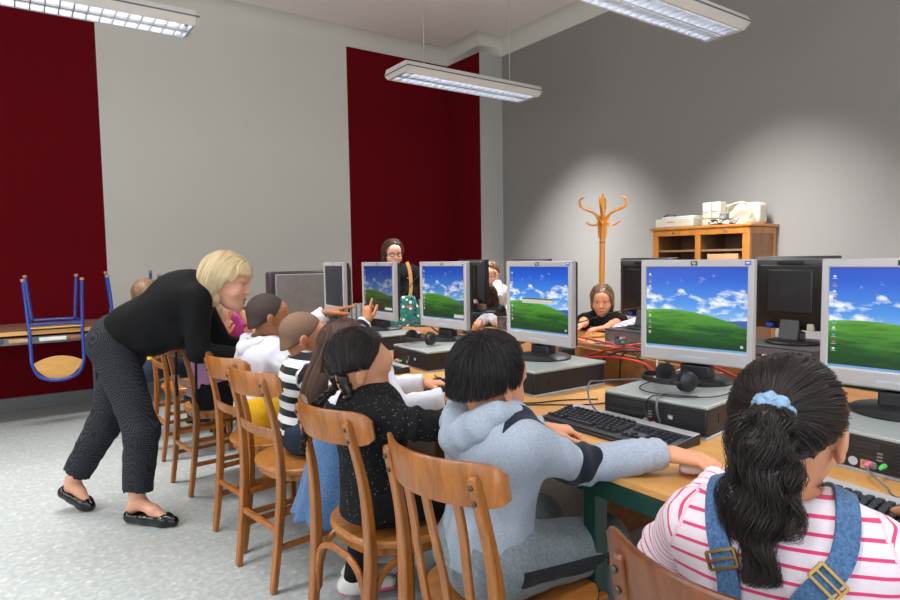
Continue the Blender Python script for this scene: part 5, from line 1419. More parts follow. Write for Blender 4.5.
# ---------------------------------------------------------------- A: girl with ponytail, pink stripes, denim braces
s=seatpose(.905,.45,22,9,hz=.565,twist=4,ll=.312)
Hc=at_d(789,421,.965); hf=fdir(A3(1,0,0),12,-6)
shR=s['shR']; shL=s['shL']
def clothesA(c):
    top(c,S_PINK,.010,hem=.02,name='striped_top',folds=.0025,neckr=.062,sleeve_end=.004)
    trousers(c,C_DENIM,.012,name='denim_overalls',waist=.02)
    # braces crossing from the back waist over the shoulders, with buckles
    P=c['P']; gs=evg
    tg=[Group(c['torso'][:4],off=.0135)]
    fld=lambda Q: evg(tg,Q,.02)
    bk=-c['front']; ax=c['ax']; sd=c['side']
    def proj(p):
        p=A3(p)[None]; e=.003
        for _ in range(12):
            f=fld(p); G=np.stack([fld(p+A3(e,0,0))-fld(p-A3(e,0,0)),fld(p+A3(0,e,0))-fld(p-A3(0,e,0)),fld(p+A3(0,0,e))-fld(p-A3(0,0,e))],1); G/=np.linalg.norm(G,axis=1)[:,None]+1e-9
            p=p-G*f[:,None]*.8
        return p[0],G[0]
    for sg in (1,-1):
        o4=(-.010,.010,.040,.068,.070,.066) if sg==1 else (.070,.074,.078,.080,.080,.072)
        key=[c['pelvis']+ax*.04+bk*.14+sd*sg*o4[0], c['pelvis']+ax*.16+bk*.14+sd*sg*o4[1], c['chest']+bk*.14+sd*sg*o4[2], c['neck']-ax*.05+bk*.09+sd*sg*o4[3], c['neck']+ax*.01+sd*sg*o4[4], c['neck']-ax*.03-bk*.07+sd*sg*o4[5], c['chest']-bk*.14+sd*sg*.055, c['pelvis']+ax*.12-bk*.14+sd*sg*.05]
        pts=[];nn=[]
        for q in smooth_path(key,7): p_,g_=proj(q); pts.append(p_);nn.append(g_)
        b=MB(); T_=np.gradient(np.array(pts),axis=0); vs=[];fs=[]
        for i,(p_,g_) in enumerate(zip(pts,nn)):
            w_=nrm(np.cross(nrm(T_[i]),g_))*.0155
            vs+=[p_-w_-g_*.002,p_+w_-g_*.002,p_+w_+g_*.004,p_-w_+g_*.004]
        m=len(pts)
        for i in range(m-1):
            for j in range(4): kk=(j+1)%4; fs.append((i*4+j,(i+1)*4+j,(i+1)*4+kk,i*4+kk))
        b.add(vs,fs); st=P.mb('brace',b,C_DENIM,angle=50)
        i=int(m*.36); p_,g_,tt=pts[i]+nn[i]*.006,nn[i],nrm(T_[i]); w_=nrm(np.cross(tt,g_))
        b=MB(); 
        for a_,b_ in ((-1,-1),(-1,1)): pass
        q=[p_-w_*.021-tt*.012,p_+w_*.021-tt*.012,p_+w_*.021+tt*.012,p_-w_*.021+tt*.012]
        for j in range(4): b.bar(q[j],q[(j+1)%4],.004,.004,tuple(g_))
        b.bar(p_-w_*.021,p_+w_*.021,.003,.003,tuple(g_)); P.mb('buckle',b,'brass',st)
def hairA(c):
    H=c['H']; tie=H.w(.004,-.106,.026)
    path=[tie,H.w(.004,-.128,.016),H.w(.004,-.136,-.02),H.w(.002,-.132,-.07),H.w(-.002,-.128,-.12),H.w(-.0,-.125,-.17),H.w(.004,-.125,-.215)]
    cap_=[Group([Cap(path[i],path[i+1],r1,r2,k=.02) for i,(r1,r2) in enumerate(((.011,.014),(.014,.018),(.018,.020),(.020,.017),(.017,.011),(.011,.005)))],off=0,fold=fold_noise(.008,90,4))]
    L1=lock_strands(path,[.010,.018,.024,.029,.030,.026,.018],1900,.00055,3,wave=.008,wf=3.2,m=34)
    L2=lock_strands([tie,H.w(.02,-.128,.02),H.w(.030,-.13,-.03),H.w(.040,-.12,-.09),H.w(.036,-.12,-.15)],[.006,.009,.010,.008,.004],300,.00055,5,wave=.011,wf=3.5,m=30)
    L3=lock_strands([tie,H.w(-.02,-.128,.02),H.w(-.034,-.13,-.04),H.w(-.044,-.12,-.11),H.w(-.046,-.11,-.18)],[.006,.010,.011,.010,.005],300,.00055,6,wave=.011,wf=3.,m=30)
    hair_cap(c,Fp=(.080,.052),Sp=(-.002,.004),Np=(-.050,-.092),stopm=.004,thick=.006,extra=cap_,m='dark',n=4200,step=.0085,steps=13,w=.00055,flow=flow_to(H,tie,.16),loft=.001,rough=.0018,hstep=.004,extra_strands=[L1,L2,L3],cr=(.0735,.092,.082))
    # flyaways
    # scrunchie
    b=MB(); d=nrm(H.w(.010,-.14,.02)-H.w(0,-.08,.06)); u=nrm(np.cross(d,H.x)); pts=[]
    for i in range(49):
        a=2*PI*i/48; rr=.017+.002*math.sin(a*9); pts.append(tie+(H.x*math.cos(a)+u*math.sin(a))*rr+d*(.004*math.sin(a*7)))
    b.tube(pts,[.0118+.0018*math.sin(i*2.1) for i in range(49)],10); c['P'].mb('scrunchie',b,C_SCR,angle=180)
figure('person at the right front with a curly ponytail, pale blue hair tie and pink-striped top',(.86,.47,0),Hc,hf,nrm(ZU*1+hf*.2),s['neck'],s['chest'],s['pelvis'],shR,shL,
       (1.30,.40,.79),(1.20,.72,.79),elR=(1.115,.235,.72),elL=(.985,.705,.70),handR=dict(d=(1,.25,-.1),curl=(.5,.5,.5,.5)),handL=dict(d=(.9,-.5,0),curl=(.5,.5,.5,.5)),
       legs=legs_fwd(s),skn='olive',h=.0065,hh=.0038,clothes=clothesA,hair=hairA)

# ---------------------------------------------------------------- B: boy in grey hoodie
s=seatpose(.895,1.135,8,7,hz=.572,twist=-16,ll=.322)
Hc=at_d(491,377,1.50); hf=fdir(A3(1,0,0),5,-8)
def miB(c,V):
    """navy panel along the top of each sleeve, wrapping round at the elbow (signed mask)"""
    out=-np.ones(len(V))
    for sh,el,wr in ((c['shR'],c['elR'],c['wrR']),(c['shL'],c['elL'],c['wrL'])):
        d=nrm(el-sh); L=np.linalg.norm(el-sh); q=V-sh; t=(q@d)/L; rad=q-np.outer(q@d,d); up=nrm(A3(0,0,1)-d*d[2]); bkd=nrm(np.cross(d,up)); bkd=bkd if bkd@c['front']<0 else -bkd
        a=np.arctan2(rad@bkd,rad@up); r_=np.linalg.norm(rad,axis=1)
        w_=.32+.35*np.clip(t,0,1); pan=np.minimum.reduce([(w_-np.abs(a-.15))*.05,(t+.62)*L,(.98-t)*L,.105-r_])
        ring=np.minimum.reduce([(t-.70-.12*np.abs(np.sin(a*.5)))*L,(1.0-t)*L,.075-r_])
        out=np.maximum(out,np.maximum(pan,ring))
    return out
def clothesB(c):
    k=c['k']; top(c,C_GREY,.013,hem=.045,name='hoodie',folds=.0035,ffreq=45,neckr=.060,mi=miB,sleeve_end=.0,seed=5,collar=.01,flare=.006)
    # hood lying on the back: thick drooping fold around the neck
    fo=fold_noise(.004,60,12); nk=c['neck']; bk=-c['front']; sd=c['side']; ax=c['ax']
    pts=[nk+bk*(-.052)+sd*.045+ax*.0,nk+sd*.075+ax*.012+bk*.0,nk+sd*.078+bk*.05+ax*.006,nk+sd*.045+bk*.085-ax*.030,nk+bk*.098-ax*.062,nk-sd*.045+bk*.085-ax*.030,nk-sd*.078+bk*.05+ax*.006,nk-sd*.075+ax*.012,nk+bk*(-.052)-sd*.045]
    rr=[.018,.026,.034,.040,.046,.040,.034,.026,.018]
    p2=[nk+sd*.045+bk*.065-ax*.035,nk+bk*.075-ax*.085,nk-sd*.045+bk*.065-ax*.035]
    g=Group([Cap(pts[i],pts[i+1],rr[i],rr[i+1],k=.012) for i in range(8)]+[Cap(p2[0],p2[1],.034,.038,k=.02),Cap(p2[1],p2[2],.038,.034,k=.02)],[(Cap(nk+bk*.01-ax*.01,nk+ax*.1-bk*.01,.050,.062),.012)],[],fold=lambda P:fo(P)-.003*np.sin(((P-nk)@sd)*120+((P-nk)@ax)*60))
    V,F=surface([g],.0055); V=smooth_mesh(V,F,1,.4); c['P'].add('hood',V,F,C_GREY)
    def mib(c,V):
        out=-np.ones(len(V))
        for hip,kn,an in c['LG']:
            d=nrm(kn-hip); q=V-hip; sdv=c['side']*(1 if (hip-c['pelvis'])@c['side']>0 else -1); rad=q-np.outer(q@d,d)
            out=np.maximum(out,np.minimum.reduce([(rad@sdv)-.03,.020-np.abs(rad@nrm(np.cross(sdv,d))+.012),q@d+.02]))
        return out
    trousers(c,C_SWEAT,.016,name='sweatpants',folds=.004,mi=mib,loose=.01)
    shoe(c,c['LG'][0][2],c['LG'][0][2]+c['front']*.13,'canvas',name='shoe'); shoe(c,c['LG'][1][2],c['LG'][1][2]+c['front']*.13,'canvas',name='shoe')
def hairB(c):
    H=c['H']
    hair_cap(c,Fp=(.088,.036),Sp=(-.001,.004),Np=(-.030,-.150),stopm=.018,growr=(.35,1.25),loft=.006,thick=.009,m='black',n=6000,step=.0085,steps=9,w=.0006,flow=flow_whorl(H,(.012,-.045,.095),.35,.3,.22),rough=.003,hstep=.0045,cr=(.0735,.093,.083),strandlevel=.0005)
figure('person in pale grey hoodie with navy sleeve panels and short black hair',(.88,1.13,0),Hc,hf,nrm(ZU+hf*.15),s['neck'],s['chest'],s['pelvis'],s['shR'],s['shL'],
       (1.240,.888,.790),(1.19,1.235,.782),elR=(1.085,1.005,.762),elL=(1.10,1.32,.74),
       handR=dict(d=(.34,-.92,-.02),n=(.05,-.05,1),curl=(.30,.32,.36,.42),thumb=.1,k=1.18),handL=dict(d=(.9,-.55,-.08),n=(0,0,1),curl=(.55,.6,.7,.8)),
       legs=legs_fwd(s,kz=.505,spread=.11),skn='tan',h=.0065,hh=.0036,handh=.0022,clothes=clothesB,hair=hairB)

# ---------------------------------------------------------------- C: girl in sparkly black with braids
s=seatpose(.865,1.645,-4,-2,hz=.57,twist=-8,ll=.285)
Hc=at_d(361,365,1.86); hf=fdir(A3(1,0,0),-14,-16)
def clothesC(c):
    top(c,C_SPARK,.012,hem=.07,name='sparkly_jumper',folds=.003,neckr=.05,seed=8,flare=.02,sleeve_end=.0)
    trousers(c,C_BLK2,.006,name='black_leggings')
    for i in (0,1): shoe(c,c['LG'][i][2],c['LG'][i][2]+c['front']*.13,'white_pl')
def braid(path,r,n=26,seed=0):
    p=np.array([tuple(v) for v in smooth_path(path,10)]); L=len(p); T=np.gradient(p,axis=0); T/=np.linalg.norm(T,axis=1)[:,None]; u=np.cross(T,A3(.2,1,.1)); u/=np.linalg.norm(u,axis=1)[:,None]; b=np.cross(T,u); out=[]
    for ph in range(3):
        a=np.linspace(0,n,L)+ph*2*PI/3; rr=r*np.linspace(1,.6,L)
        q=p+u*(np.sin(a)*rr)[:,None]+b*(np.sin(2*a)*rr*.45)[:,None]
        rs=np.random.default_rng(seed+ph); m=90; off=rs.normal(0,.42,(m,1,2))*rr[None,:,None]
        pth=q[None]+u[None]*off[...,0:1]+b[None]*off[...,1:2]; out.append(ribbons(pth,.0008,.8,rs))
    return out
def hairC(c):
    H=c['H']
    t1=H.w(.056,-.034,-.075); t2=H.w(-.052,-.045,-.085)
    p1=[H.w(.045,-.055,-.045),t1,H.w(.066,.0,-.115),H.w(.064,.022,-.150)]; p2=[H.w(-.04,-.06,-.055),t2,H.w(-.062,-.085,-.15),H.w(-.055,-.10,-.24),H.w(-.05,-.095,-.30)]
    ex=[Group([Cap(p1[0],t1,.020,.011,k=.015),Cap(t1,p1[2],.009,.008,k=.01),Cap(p1[2],p1[3],.008,.005,k=.01)],fold=fold_noise(.002,200,3)),Group([Cap(p2[0],t2,.020,.010,k=.015),Cap(t2,p2[2],.008,.007,k=.01),Cap(p2[2],p2[3],.007,.006,k=.01),Cap(p2[3],p2[4],.006,.004,k=.01)],fold=fold_noise(.002,200,5))]
    def fl(P,i):
        L=H.loc(P); t=np.where(L[:,:1]>0,(H.loc(t1[None])),(H.loc(t2[None]))); d=t-L; d/=np.linalg.norm(d,axis=1)[:,None]+1e-9; return d@H.M+noisev(P,55,.28)
    hair_cap(c,Fp=(.086,.044),Sp=(-.001,.004),Np=(-.044,-.118),stopm=.004,thick=.008,extra=ex,m='dark',n=3200,step=.010,steps=14,w=.0007,flow=fl,rough=.006,growr=(.4,1.1),loft=.005,cr=(.0735,.093,.083),extra_strands=braid(p1,.010,14,1)+braid(p2,.009,30,9))
figure('person in a sparkly black jumper with two dark braids, seated before the grey hoodie',(.86,1.56,0),Hc,hf,nrm(ZU+hf*.2),s['neck'],s['chest'],s['pelvis'],s['shR'],s['shL'],
       at_z(462,430,.78),(1.25,1.72,.79),elR=tuple(at_d(412,424,1.72)),poleR=(0,-.5,-1),poleL=(0,.6,-.6),handR=dict(curl=(.4,.4,.4,.4)),handL=dict(curl=(.4,.4,.4,.4)),
       legs=legs_fwd(s),skn='olive',h=.007,hh=.0038,clothes=clothesC,hair=hairC)

# ---------------------------------------------------------------- D: girl with long brown hair, white sleeves, blue skirt (standing, bent over the table edge)
pel=A3(.955,1.99,.64)
nk=A3(1.02,1.99,.90); fw=A3(1,-.15,0); rt=A3(-.15,-1,0)
sD=dict(pelvis=pel,rt=nrm(rt),fwd=nrm(fw))
def clothesD(c):
    top(c,C_WHITE,.010,hem=.03,name='white_top',folds=.004,ffreq=60,neckr=.05,sleeve_end=.0,seed=14)
    g=[p for p in c['torso'][:2]]; V,F=surface([Group(g,[],[(c['pelvis']+c['ax']*.10,c['ax']),(c['pelvis']-c['ax']*.02,-c['ax'])],.016)],.008); c['P'].add('dark_waistband',V,F,C_BLK2)
    skirt(c,C_DENIM,length=.29,flare=.07,name='blue_skirt',dirn=(-.1,0,-1))
    trousers(c,C_BLK2,.006,name='black_leggings')
    for i in (0,1): shoe(c,c['LG'][i][2],c['LG'][i][2]+A3(.12,-.05,0),'white_pl','pinktrim')
def hairD(c):
    H=c['H']
    ex=[Group([Ell(H.w(0,-.045,-.07),A3(.088,.062,.13),H.M,.03),Ell(H.w(.0,-.075,-.16),A3(.075,.040,.10),H.M,.03),Ell(H.w(.03,-.06,-.22),A3(.045,.028,.08),H.M,.03)],off=0,fold=fold_noise(.004,80,4))]
    hair_cap(c,Fp=(.084,.050),Sp=(.030,-.03),Np=(-.03,-.14),thick=.013,extra=ex,m='brown',n=4200,step=.012,steps=28,w=.00075,flow=flow_down(H,0,.10,1.,.25),rough=.002,cr=(.076,.095,.085),keep=lambda p:(p[:,2]>-.02)&(p[:,1]<.06+p[:,2]*.3),taper=.5)
figure('person with long brown hair and white sleeves typing, behind the braided girl',(.92,2.0,0),tuple(at_d(347,350,2.35)),(1,-.22,-.38),(.3,-.1,1),nk,pel+(nk-pel)*.7,pel,nk+A3(-.02,-.125,-.045),nk+A3(.01,.12,-.045),
       at_z(443,398,.785),at_z(424,383,.785),elR=tuple(at_z(400,408,.76)),elL=tuple(at_z(392,388,.77)),handR=dict(d=(.8,-.55,-.05),curl=(.35,.4,.45,.5)),handL=dict(d=(.85,-.5,-.05),curl=(.15,.35,.45,.5)),
       legs=[(pel+A3(0,-.062,-.02),A3(1.0,1.93,.36),A3(.97,2.03,.085)),(pel+A3(0,.062,-.02),A3(1.03,2.06,.36),A3(1.02,2.10,.085))],skn='tan',h=.0075,hh=.005,clothes=clothesD,hair=hairD,handh=.0024)

# ---------------------------------------------------------------- E: boy in black and white stripes
s=seatpose(.965,2.46,-6,4,hz=.565,twist=-8,ll=.27)
def clothesE(c):
    top(c,S_BW,.012,hem=.03,name='striped_jumper',folds=.003,neckr=.05,seed=17)
    trousers(c,C_DKJEAN,.012,name='dark_trousers')
    for i in (0,1): shoe(c,c['LG'][i][2],c['LG'][i][2]+c['front']*.13,'canvas')
def buzz(m,th=.003,**kw):
    def f(c):
        hair_cap(c,Fp=(.086,.038),Sp=(.008,-.010),Np=(-.050,-.100),thick=th,m=m,n=0,rough=.0003,hstep=.0045,cr=(.0725,.091,.081),**kw)
    return f
figure('person in a black and white striped jumper with cropped hair',(.91,2.45,0),(.985,2.475,.945),fdir(s['fwd'],-6,-6),nrm(ZU+s['fwd']*.1),s['neck'],s['chest'],s['pelvis'],s['shR'],s['shL'],
       (1.22,2.33,.80),tuple(at_d(366,322,2.95)),poleR=(0,-.5,-1),poleL=(0,.5,-1),elL=(1.22,2.56,.86),handR=dict(curl=(.4,.4,.4,.4)),handL=dict(d=(.05,-.15,1),n=(-1,-.2,0),curl=(.05,1.2,1.3,1.3),thumb=.5),
       legs=legs_fwd(s),skn='brown2',h=.0075,hh=.004,clothes=clothesE,hair=buzz('buzz2',.0022))
# bracelet on the raised wrist
w_=at_d(366,320,2.95)
# ---------------------------------------------------------------- F: boy in white hoodie pointing
s=seatpose(.935,2.96,-4,6,hz=.572,twist=14,ll=.305)
def clothesF(c):
    top(c,C_WHITE,.015,hem=.04,name='white_hoodie',folds=.004,ffreq=45,neckr=.06,seed=19)
    nk=c['neck'];bk=-c['front'];sd=c['side'];ax=c['ax']; fo=fold_noise(.004,60,2)
    pts=[nk-bk*.05+sd*.04,nk+sd*.072+ax*.012,nk+sd*.07+bk*.05,nk+bk*.085-ax*.035,nk-sd*.07+bk*.05,nk-sd*.072+ax*.012,nk-bk*.05-sd*.04]; rr=[.014,.02,.028,.040,.028,.02,.014]
    g=Group([Cap(pts[i],pts[i+1],rr[i],rr[i+1],k=.012) for i in range(6)],[(Cap(nk,nk+ax*.1,.05,.062),.01)],[],fold=fo)
    V,F=surface([g],.007); hd_=c['P'].add('hood',V,F,C_WHITE)
    g=Group([Cap(pts[i]+ax*.013-(pts[i]-nk)*.25,pts[i+1]+ax*.013-(pts[i+1]-nk)*.25,rr[i]*.6,rr[i+1]*.6,k=.012) for i in range(6)]); V,F=surface([g],.007); c['P'].add('hood_lining',V,F,C_BLUE,parent=hd_)
    trousers(c,C_YEL,.016,name='yellow_shorts',short=True,end=.9,loose=.012,waist=.03)
    for i in (0,1): shoe(c,c['LG'][i][2],c['LG'][i][2]+c['front']*.13,'canvas')
figure('person in a white hoodie and yellow shorts pointing at the dark screen',(.885,2.93,0),(.985,2.915,1.005),fdir(s['fwd'],2,-2),nrm(ZU+s['fwd']*.1),s['neck'],s['chest'],s['pelvis'],s['shR'],s['shL'],
       (1.20,2.75,.80),tuple(at_d(327,312,3.1)),poleR=(0,-.6,-1),poleL=(0,.4,-1),elL=tuple(at_d(300,330,3.12)),handR=dict(curl=(.4,.4,.4,.4)),handL=dict(d=tuple(RT*.95+FW*.25+UP*.22),n=tuple(UP),curl=(.03,1.0,1.2,1.3),thumb=.4,k=1.15),
       legs=legs_fwd(s),skn='brown',h=.008,hh=.0042,clothes=clothesF,hair=buzz('buzz',.004))

# ---------------------------------------------------------------- G: blonde child in lilac
s=seatpose(.84,3.54,-5,10,hz=.565,ll=.29)
def clothesG(c):
    top(c,C_LILAC,.012,hem=.05,name='lilac_top',folds=.003,seed=23,neckr=.05)
    trousers(c,C_BLK2,.010,name='black_trousers')
    for i in (0,1): shoe(c,c['LG'][i][2],c['LG'][i][2]+c['front']*.13,'canvas')
def hairG(c):
    H=c['H']; ex=[Group([Ell(H.w(0,-.04,-.06),A3(.084,.062,.11),H.M,.03),Ell(H.w(.0,-.05,-.14),A3(.07,.04,.07),H.M,.03)],fold=fold_noise(.004,80,4))]
    hair_cap(c,Fp=(.084,.052),Sp=(.025,-.03),Np=(-.02,-.14),thick=.012,extra=ex,m='blond',n=1200,step=.012,steps=20,w=.0012,flow=flow_down(H,0,.1),hstep=.007)
figure('person with blonde hair in a lilac top, partly hidden behind the teacher\'s arm',(.80,3.50,0),tuple(at_d(211,318,3.35)),nrm(RT+FW*.25),ZU,s['neck'],s['chest'],s['pelvis'],s['shR'],s['shL'],
       (1.2,3.35,.79),(1.2,3.62,.79),poleR=(0,-.4,-1),poleL=(0,.4,-1),legs=legs_fwd(s),skn='fair',h=.009,hh=.0055,handh=.004,clothes=clothesG,hair=hairG,brow='brow2')
# H: child leaning head on hand at the table end
pel=A3(1.32,4.52,.60); nk=A3(1.15,4.20,.86)
def clothesH(c): top(c,C_MAG,.012,hem=.04,name='magenta_top',seed=29,sleeve='short'); trousers(c,C_DKJEAN,.012,name='jeans')
def hairshort(m,n=900): return lambda c: hair_cap(c,thick=.009,stopm=.006,Sp=(.0,.0),m=m,n=n,step=.010,steps=7,w=.0011,flow=flow_whorl(c['H'],amp=.2),hstep=.006,rough=.003)
def hairshoulder(m,n=1200,L=.11): 
    def f(c):
        H=c['H']; ex=[Group([Ell(H.w(0,-.040,-.06),A3(.084,.060,L),H.M,.03)],fold=fold_noise(.004,80,4))]
        hair_cap(c,Fp=(.084,.055),Sp=(.022,-.03),Np=(-.02,-.14),thick=.010,growr=(.5,1.1),loft=.004,extra=ex,m=m,n=n,step=.012,steps=18,w=.0012,flow=flow_down(H,0,.15),hstep=.006)
    return f
hH=at_d(221,303,4.05)
figure('person with short brown hair in magenta resting the head on one arm',(1.3,4.5,0),tuple(hH),nrm(-FW*.4+RT*.6-UP*.1),ZU,hH+A3(.02,.06,-.115),hH+A3(.08,.16,-.20),hH+A3(.12,.26,-.42),hH+A3(-.10,.05,-.20),hH+A3(.13,.12,-.20),
       hH+A3(-.02,-.10,-.21),hH+A3(.10,-.02,-.04),poleR=(0,0,-1),elL=tuple(hH+A3(.21,-.08,-.20)),handL=dict(d=(-.2,.1,1),n=(0,-1,0),curl=(.6,.7,.8,.8)),legs=[(hH+A3(.06,.26,-.44),hH+A3(.02,.1,-.6),hH+A3(.05,.2,-.91)),(hH+A3(.18,.26,-.44),hH+A3(.16,.1,-.6),hH+A3(.2,.2,-.91))],skn='tan',h=.010,hh=.006,handh=.004,clothes=clothesH,hair=hairshort('brown'))
# I: dark-haired child behind the teacher
s=seatpose(.80,4.40,0,6,hz=.55,ll=.36)
def clothesI(c):
    top(c,C_YEL,.012,hem=.04,name='yellow_top',seed=31); trousers(c,C_DKJEAN,.012,name='dark_jeans')
    for i in (0,1): shoe(c,c['LG'][i][2],c['LG'][i][2]+c['front']*.13,'canvas')
hI=at_d(147,294,4.35)
hI=A3(hI[0],hI[1],hI[2])
s=seatpose(hI[0]-.02,hI[1]-.02,20,4,hz=.55,ll=hI[2]-.10-.55)
figure('person with short dark hair, only the crown showing above the teacher\'s back',(hI[0],hI[1],0),tuple(hI),nrm(A3(.75,.6,0)),ZU,s['neck'],s['chest'],s['pelvis'],s['shR'],s['shL'],
       s['pelvis']+A3(.28,-.10,.22),s['pelvis']+A3(.25,.12,.22),poleR=(0,-.4,-1),poleL=(0,.4,-1),legs=legs_fwd(s),skn='tan',h=.010,hh=.006,handh=.004,clothes=clothesI,hair=hairshort('ltbrown'))
# ---------------------------------------------------------------- J: teacher
D0=3.06
def T_(px,py,d=0): return at_d(px,py,D0+d)
pel=T_(121,336,.04); chest=T_(180,301,.0); nk=T_(206,287,0.0)
e1=RT; 
side=nrm(-FW+RT*.05)   # her right, towards the camera
hc=T_(228,279,-.02)
hfw=nrm(RT*.985-UP*.20+FW*.02); hup=nrm(UP*.97+RT*.26)
legsJ=[(pel+side*.085-UP*.05,T_(142,432,-.10),T_(137,497,-.06)),(pel-side*.085-UP*.05,T_(104,425,.12),T_(73,480,.12))]
def clothesJ(c):
    k=c['k']
    # hip-length black cardigan, loose at the front
    ax=c['ax']; fo=fold_noise(.006,26,41); dn=-ZU
    base=[p for p in c['torso'][:5]]
    drape=[Cap(T_(150,326),T_(184,326),.105,.11,side,1.0,.05),Cap(T_(132,326),T_(152,334),.10,.10,side,.9,.04),Cap(T_(178,296),T_(196,292),.10,.085,side,1.0,.05)]
    def hemf(P): return fo(P)
    hemdir=nrm(-RT*.62-UP*.70); hp=T_(119,338)
    g=Group(base[:4]+drape+c['torso'][5:],[(Cap(c['neck']+RT*.02,c['neck']+RT*.08+UP*.06,.05,.07),.01)],[(hp,hemdir),(T_(150,357),-UP*.98-RT*.17)],.014,fold=hemf)
    gs=[g]
    for sh,el,wr in ((c['shR'],c['elR'],c['wrR']),(c['shL'],c['elL'],c['wrL'])):
        d=nrm(wr-el); e=wr-d*.01
        gs.append(Group([Cap(sh,el,.056,.046,k=.03),Cap(el,e,.044,.032,k=.02)],[],[(e,d)],.010,fold=fo))
    V,F=surface(gs,.009,k=.03); V=smooth_mesh(V,F,1,.5); o=c['P'].add('cardigan',V,F,C_BLK)
    # ruffled hem band
    for (a_,b_,n_) in (((176,352),(177,396),'cord'),((196,350),(197,400),'cord')):
        b=MB(); b.tube(smooth_path([T_(a_[0],a_[1],-.16),T_((a_[0]+b_[0])/2-.5,(a_[1]+b_[1])/2,-.16),T_(b_[0],b_[1],-.16)],4),.006,7); c['P'].mb(n_,b,C_BLK,o)
    b=MB(); pts=[]; 
    def proj(p,fld):
        p=A3(p)[None]; e=.003
        for _ in range(10):
            f=fld(p); G=np.stack([fld(p+A3(e,0,0))-fld(p-A3(e,0,0)),fld(p+A3(0,e,0))-fld(p-A3(0,e,0)),fld(p+A3(0,0,e))-fld(p-A3(0,0,e))],1); G/=np.linalg.norm(G,axis=1)[:,None]+1e-9; p=p-G*f[:,None]*.8
        return p[0]
    trousers(c,C_DOT,.010,end=.86,waist=.02,name='dotted_trousers',folds=.004,loose=.012)
    # ballet flats
    for i,(an,toe,heelz) in enumerate(((c['LG'][0][2],T_(173,517,-.10),0),(c['LG'][1][2],T_(91,505,.1),1))):
        d=nrm(toe-an)
        if i==0: heel=A3(an[0]-RT[0]*.035,an[1]-RT[1]*.035,.034); toe=A3(toe[0],toe[1],.024)
        else: heel=T_(65,492,.12); toe=T_(90,506,.1); toe[2]=max(toe[2],.02)
        adds=[Cap(heel,heel+(toe-heel)*.35,.034,.032,k=.02),Cap(heel+(toe-heel)*.35,heel+(toe-heel)*.8,.032,.038,k=.02),Cap(heel+(toe-heel)*.8,toe,.037,.026,k=.02)]
        up_=nrm(np.cross(nrm(np.cross(toe-heel,ZU)),toe-heel)); up_=up_ if up_[2]>0 else -up_
        g=Group(adds,[(Cap(heel+(toe-heel)*.10+up_*.044,heel+(toe-heel)*.70+up_*.050,.036,.036),.004)],[(heel-up_*.028,-up_)])
        V,F=surface([g],.004); s_=c['P'].add('ballet_flat',V,F,MT['patent'])
        b=MB(); q=heel+(toe-heel)*.86+up_*.028
        for sg in (-1,1): b.ell((0,0,0),(.012,.009,.006),10,6,None); 
        b.v=[tuple(A3(v)+q+(side*.011*(1 if j<len(b.v)//2 else -1))) for j,v in enumerate(b.v)]; c['P'].mb('bow',b,'patent',s_)
def hairJ(c):
    H=c['H']
    ex=[Group([Ell(H.w(0,-.055,-.012),A3(.088,.070,.085),H.M,.03),Ell(H.w(0,-.038,-.062),A3(.084,.052,.070),H.M,.03)],
        [],[(H.w(0,.01,-.02),nrm(H.f*.93-H.u*.10)*1.0)] if False else [],fold=fold_noise(.0025,70,4))]
    subs=[]
    # keep hair off the face: cut by the hairline plane a little ahead of the ear
    ex[0].cuts=[(H.w(0,.094,.0),nrm(H.f))]; ex[0].subs=[]
    ex[0].subs=[(Ell(H.w(0,.10,-.040),A3(.09,.055,.062),H.M),.006)]
    ex[0].subs+=[(Ell(H.w(.062,.035,-.06),A3(.04,.045,.062),H.M),.008),(Ell(H.w(-.062,.035,-.06),A3(.04,.045,.062),H.M),.008)]
    def fl(P,i):
        L=H.loc(P); d=np.zeros_like(L); t=np.clip((L[:,2]-.045)/.05,0,1); d[:,0]=np.sign(L[:,0]+.012)*1.1*t; d[:,1]=np.where((L[:,1]>.05)&(L[:,2]>.02),.10,-.42)*(1-.3*t); d[:,2]=-1*(1-t)-.12
        return d@H.M+noisev(P,30,.10)
    hair_cap(c,Fp=(.104,.004),Sp=(.040,-.008),Np=(-.03,-.12),thick=.014,extra=ex,m='blond',n=3800,growr=(.5,1.15),loft=.004,step=.011,steps=14,w=.0010,flow=fl,rough=.0022,hstep=.005,cr=(.075,.093,.083),keep=lambda p:((p[:,2]>.018)|(p[:,1]<-.03))&(p[:,1]<.080),stopfn=lambda L:((L[:,1]>.055)&(L[:,2]<.022))|((L[:,1]>.015)&(L[:,2]<-.012)),taper=.5)
    b=MB(); b.tube([H.w(.079,-.004,-.052),H.w(.080,-.003,-.062)],.0035,8); c['P'].mb('earring',b,'brass',angle=180)
figure('person with short blonde hair and black cardigan bending forward beside the row of chairs',(.42,3.40,0),hc,hfw,hup,nk,chest,pel,T_(197,301,-.13),T_(197,297,.16),
       T_(243,356,-.02),T_(262,345,.30),elR=T_(199,352,-.12),elL=T_(222,346,.24),handR=dict(d=tuple(RT),n=(0,0,1),curl=(.3,.3,.3,.3)),handL=dict(d=tuple(RT),n=(0,0,1)),
       legs=legsJ,k=1.30,hk=1.17,skn='rosy',h=.009,hh=.0042,adult=True,female=True,clothes=clothesJ,hair=hairJ,mouth=.006,foot=[(T_(138,497,-.06),A3(*T_(168,515,-.10)[:2],.028)),(T_(73,480,.12),T_(86,500,.1))],bodyw=.98,handh=.0035,brow='brow2')
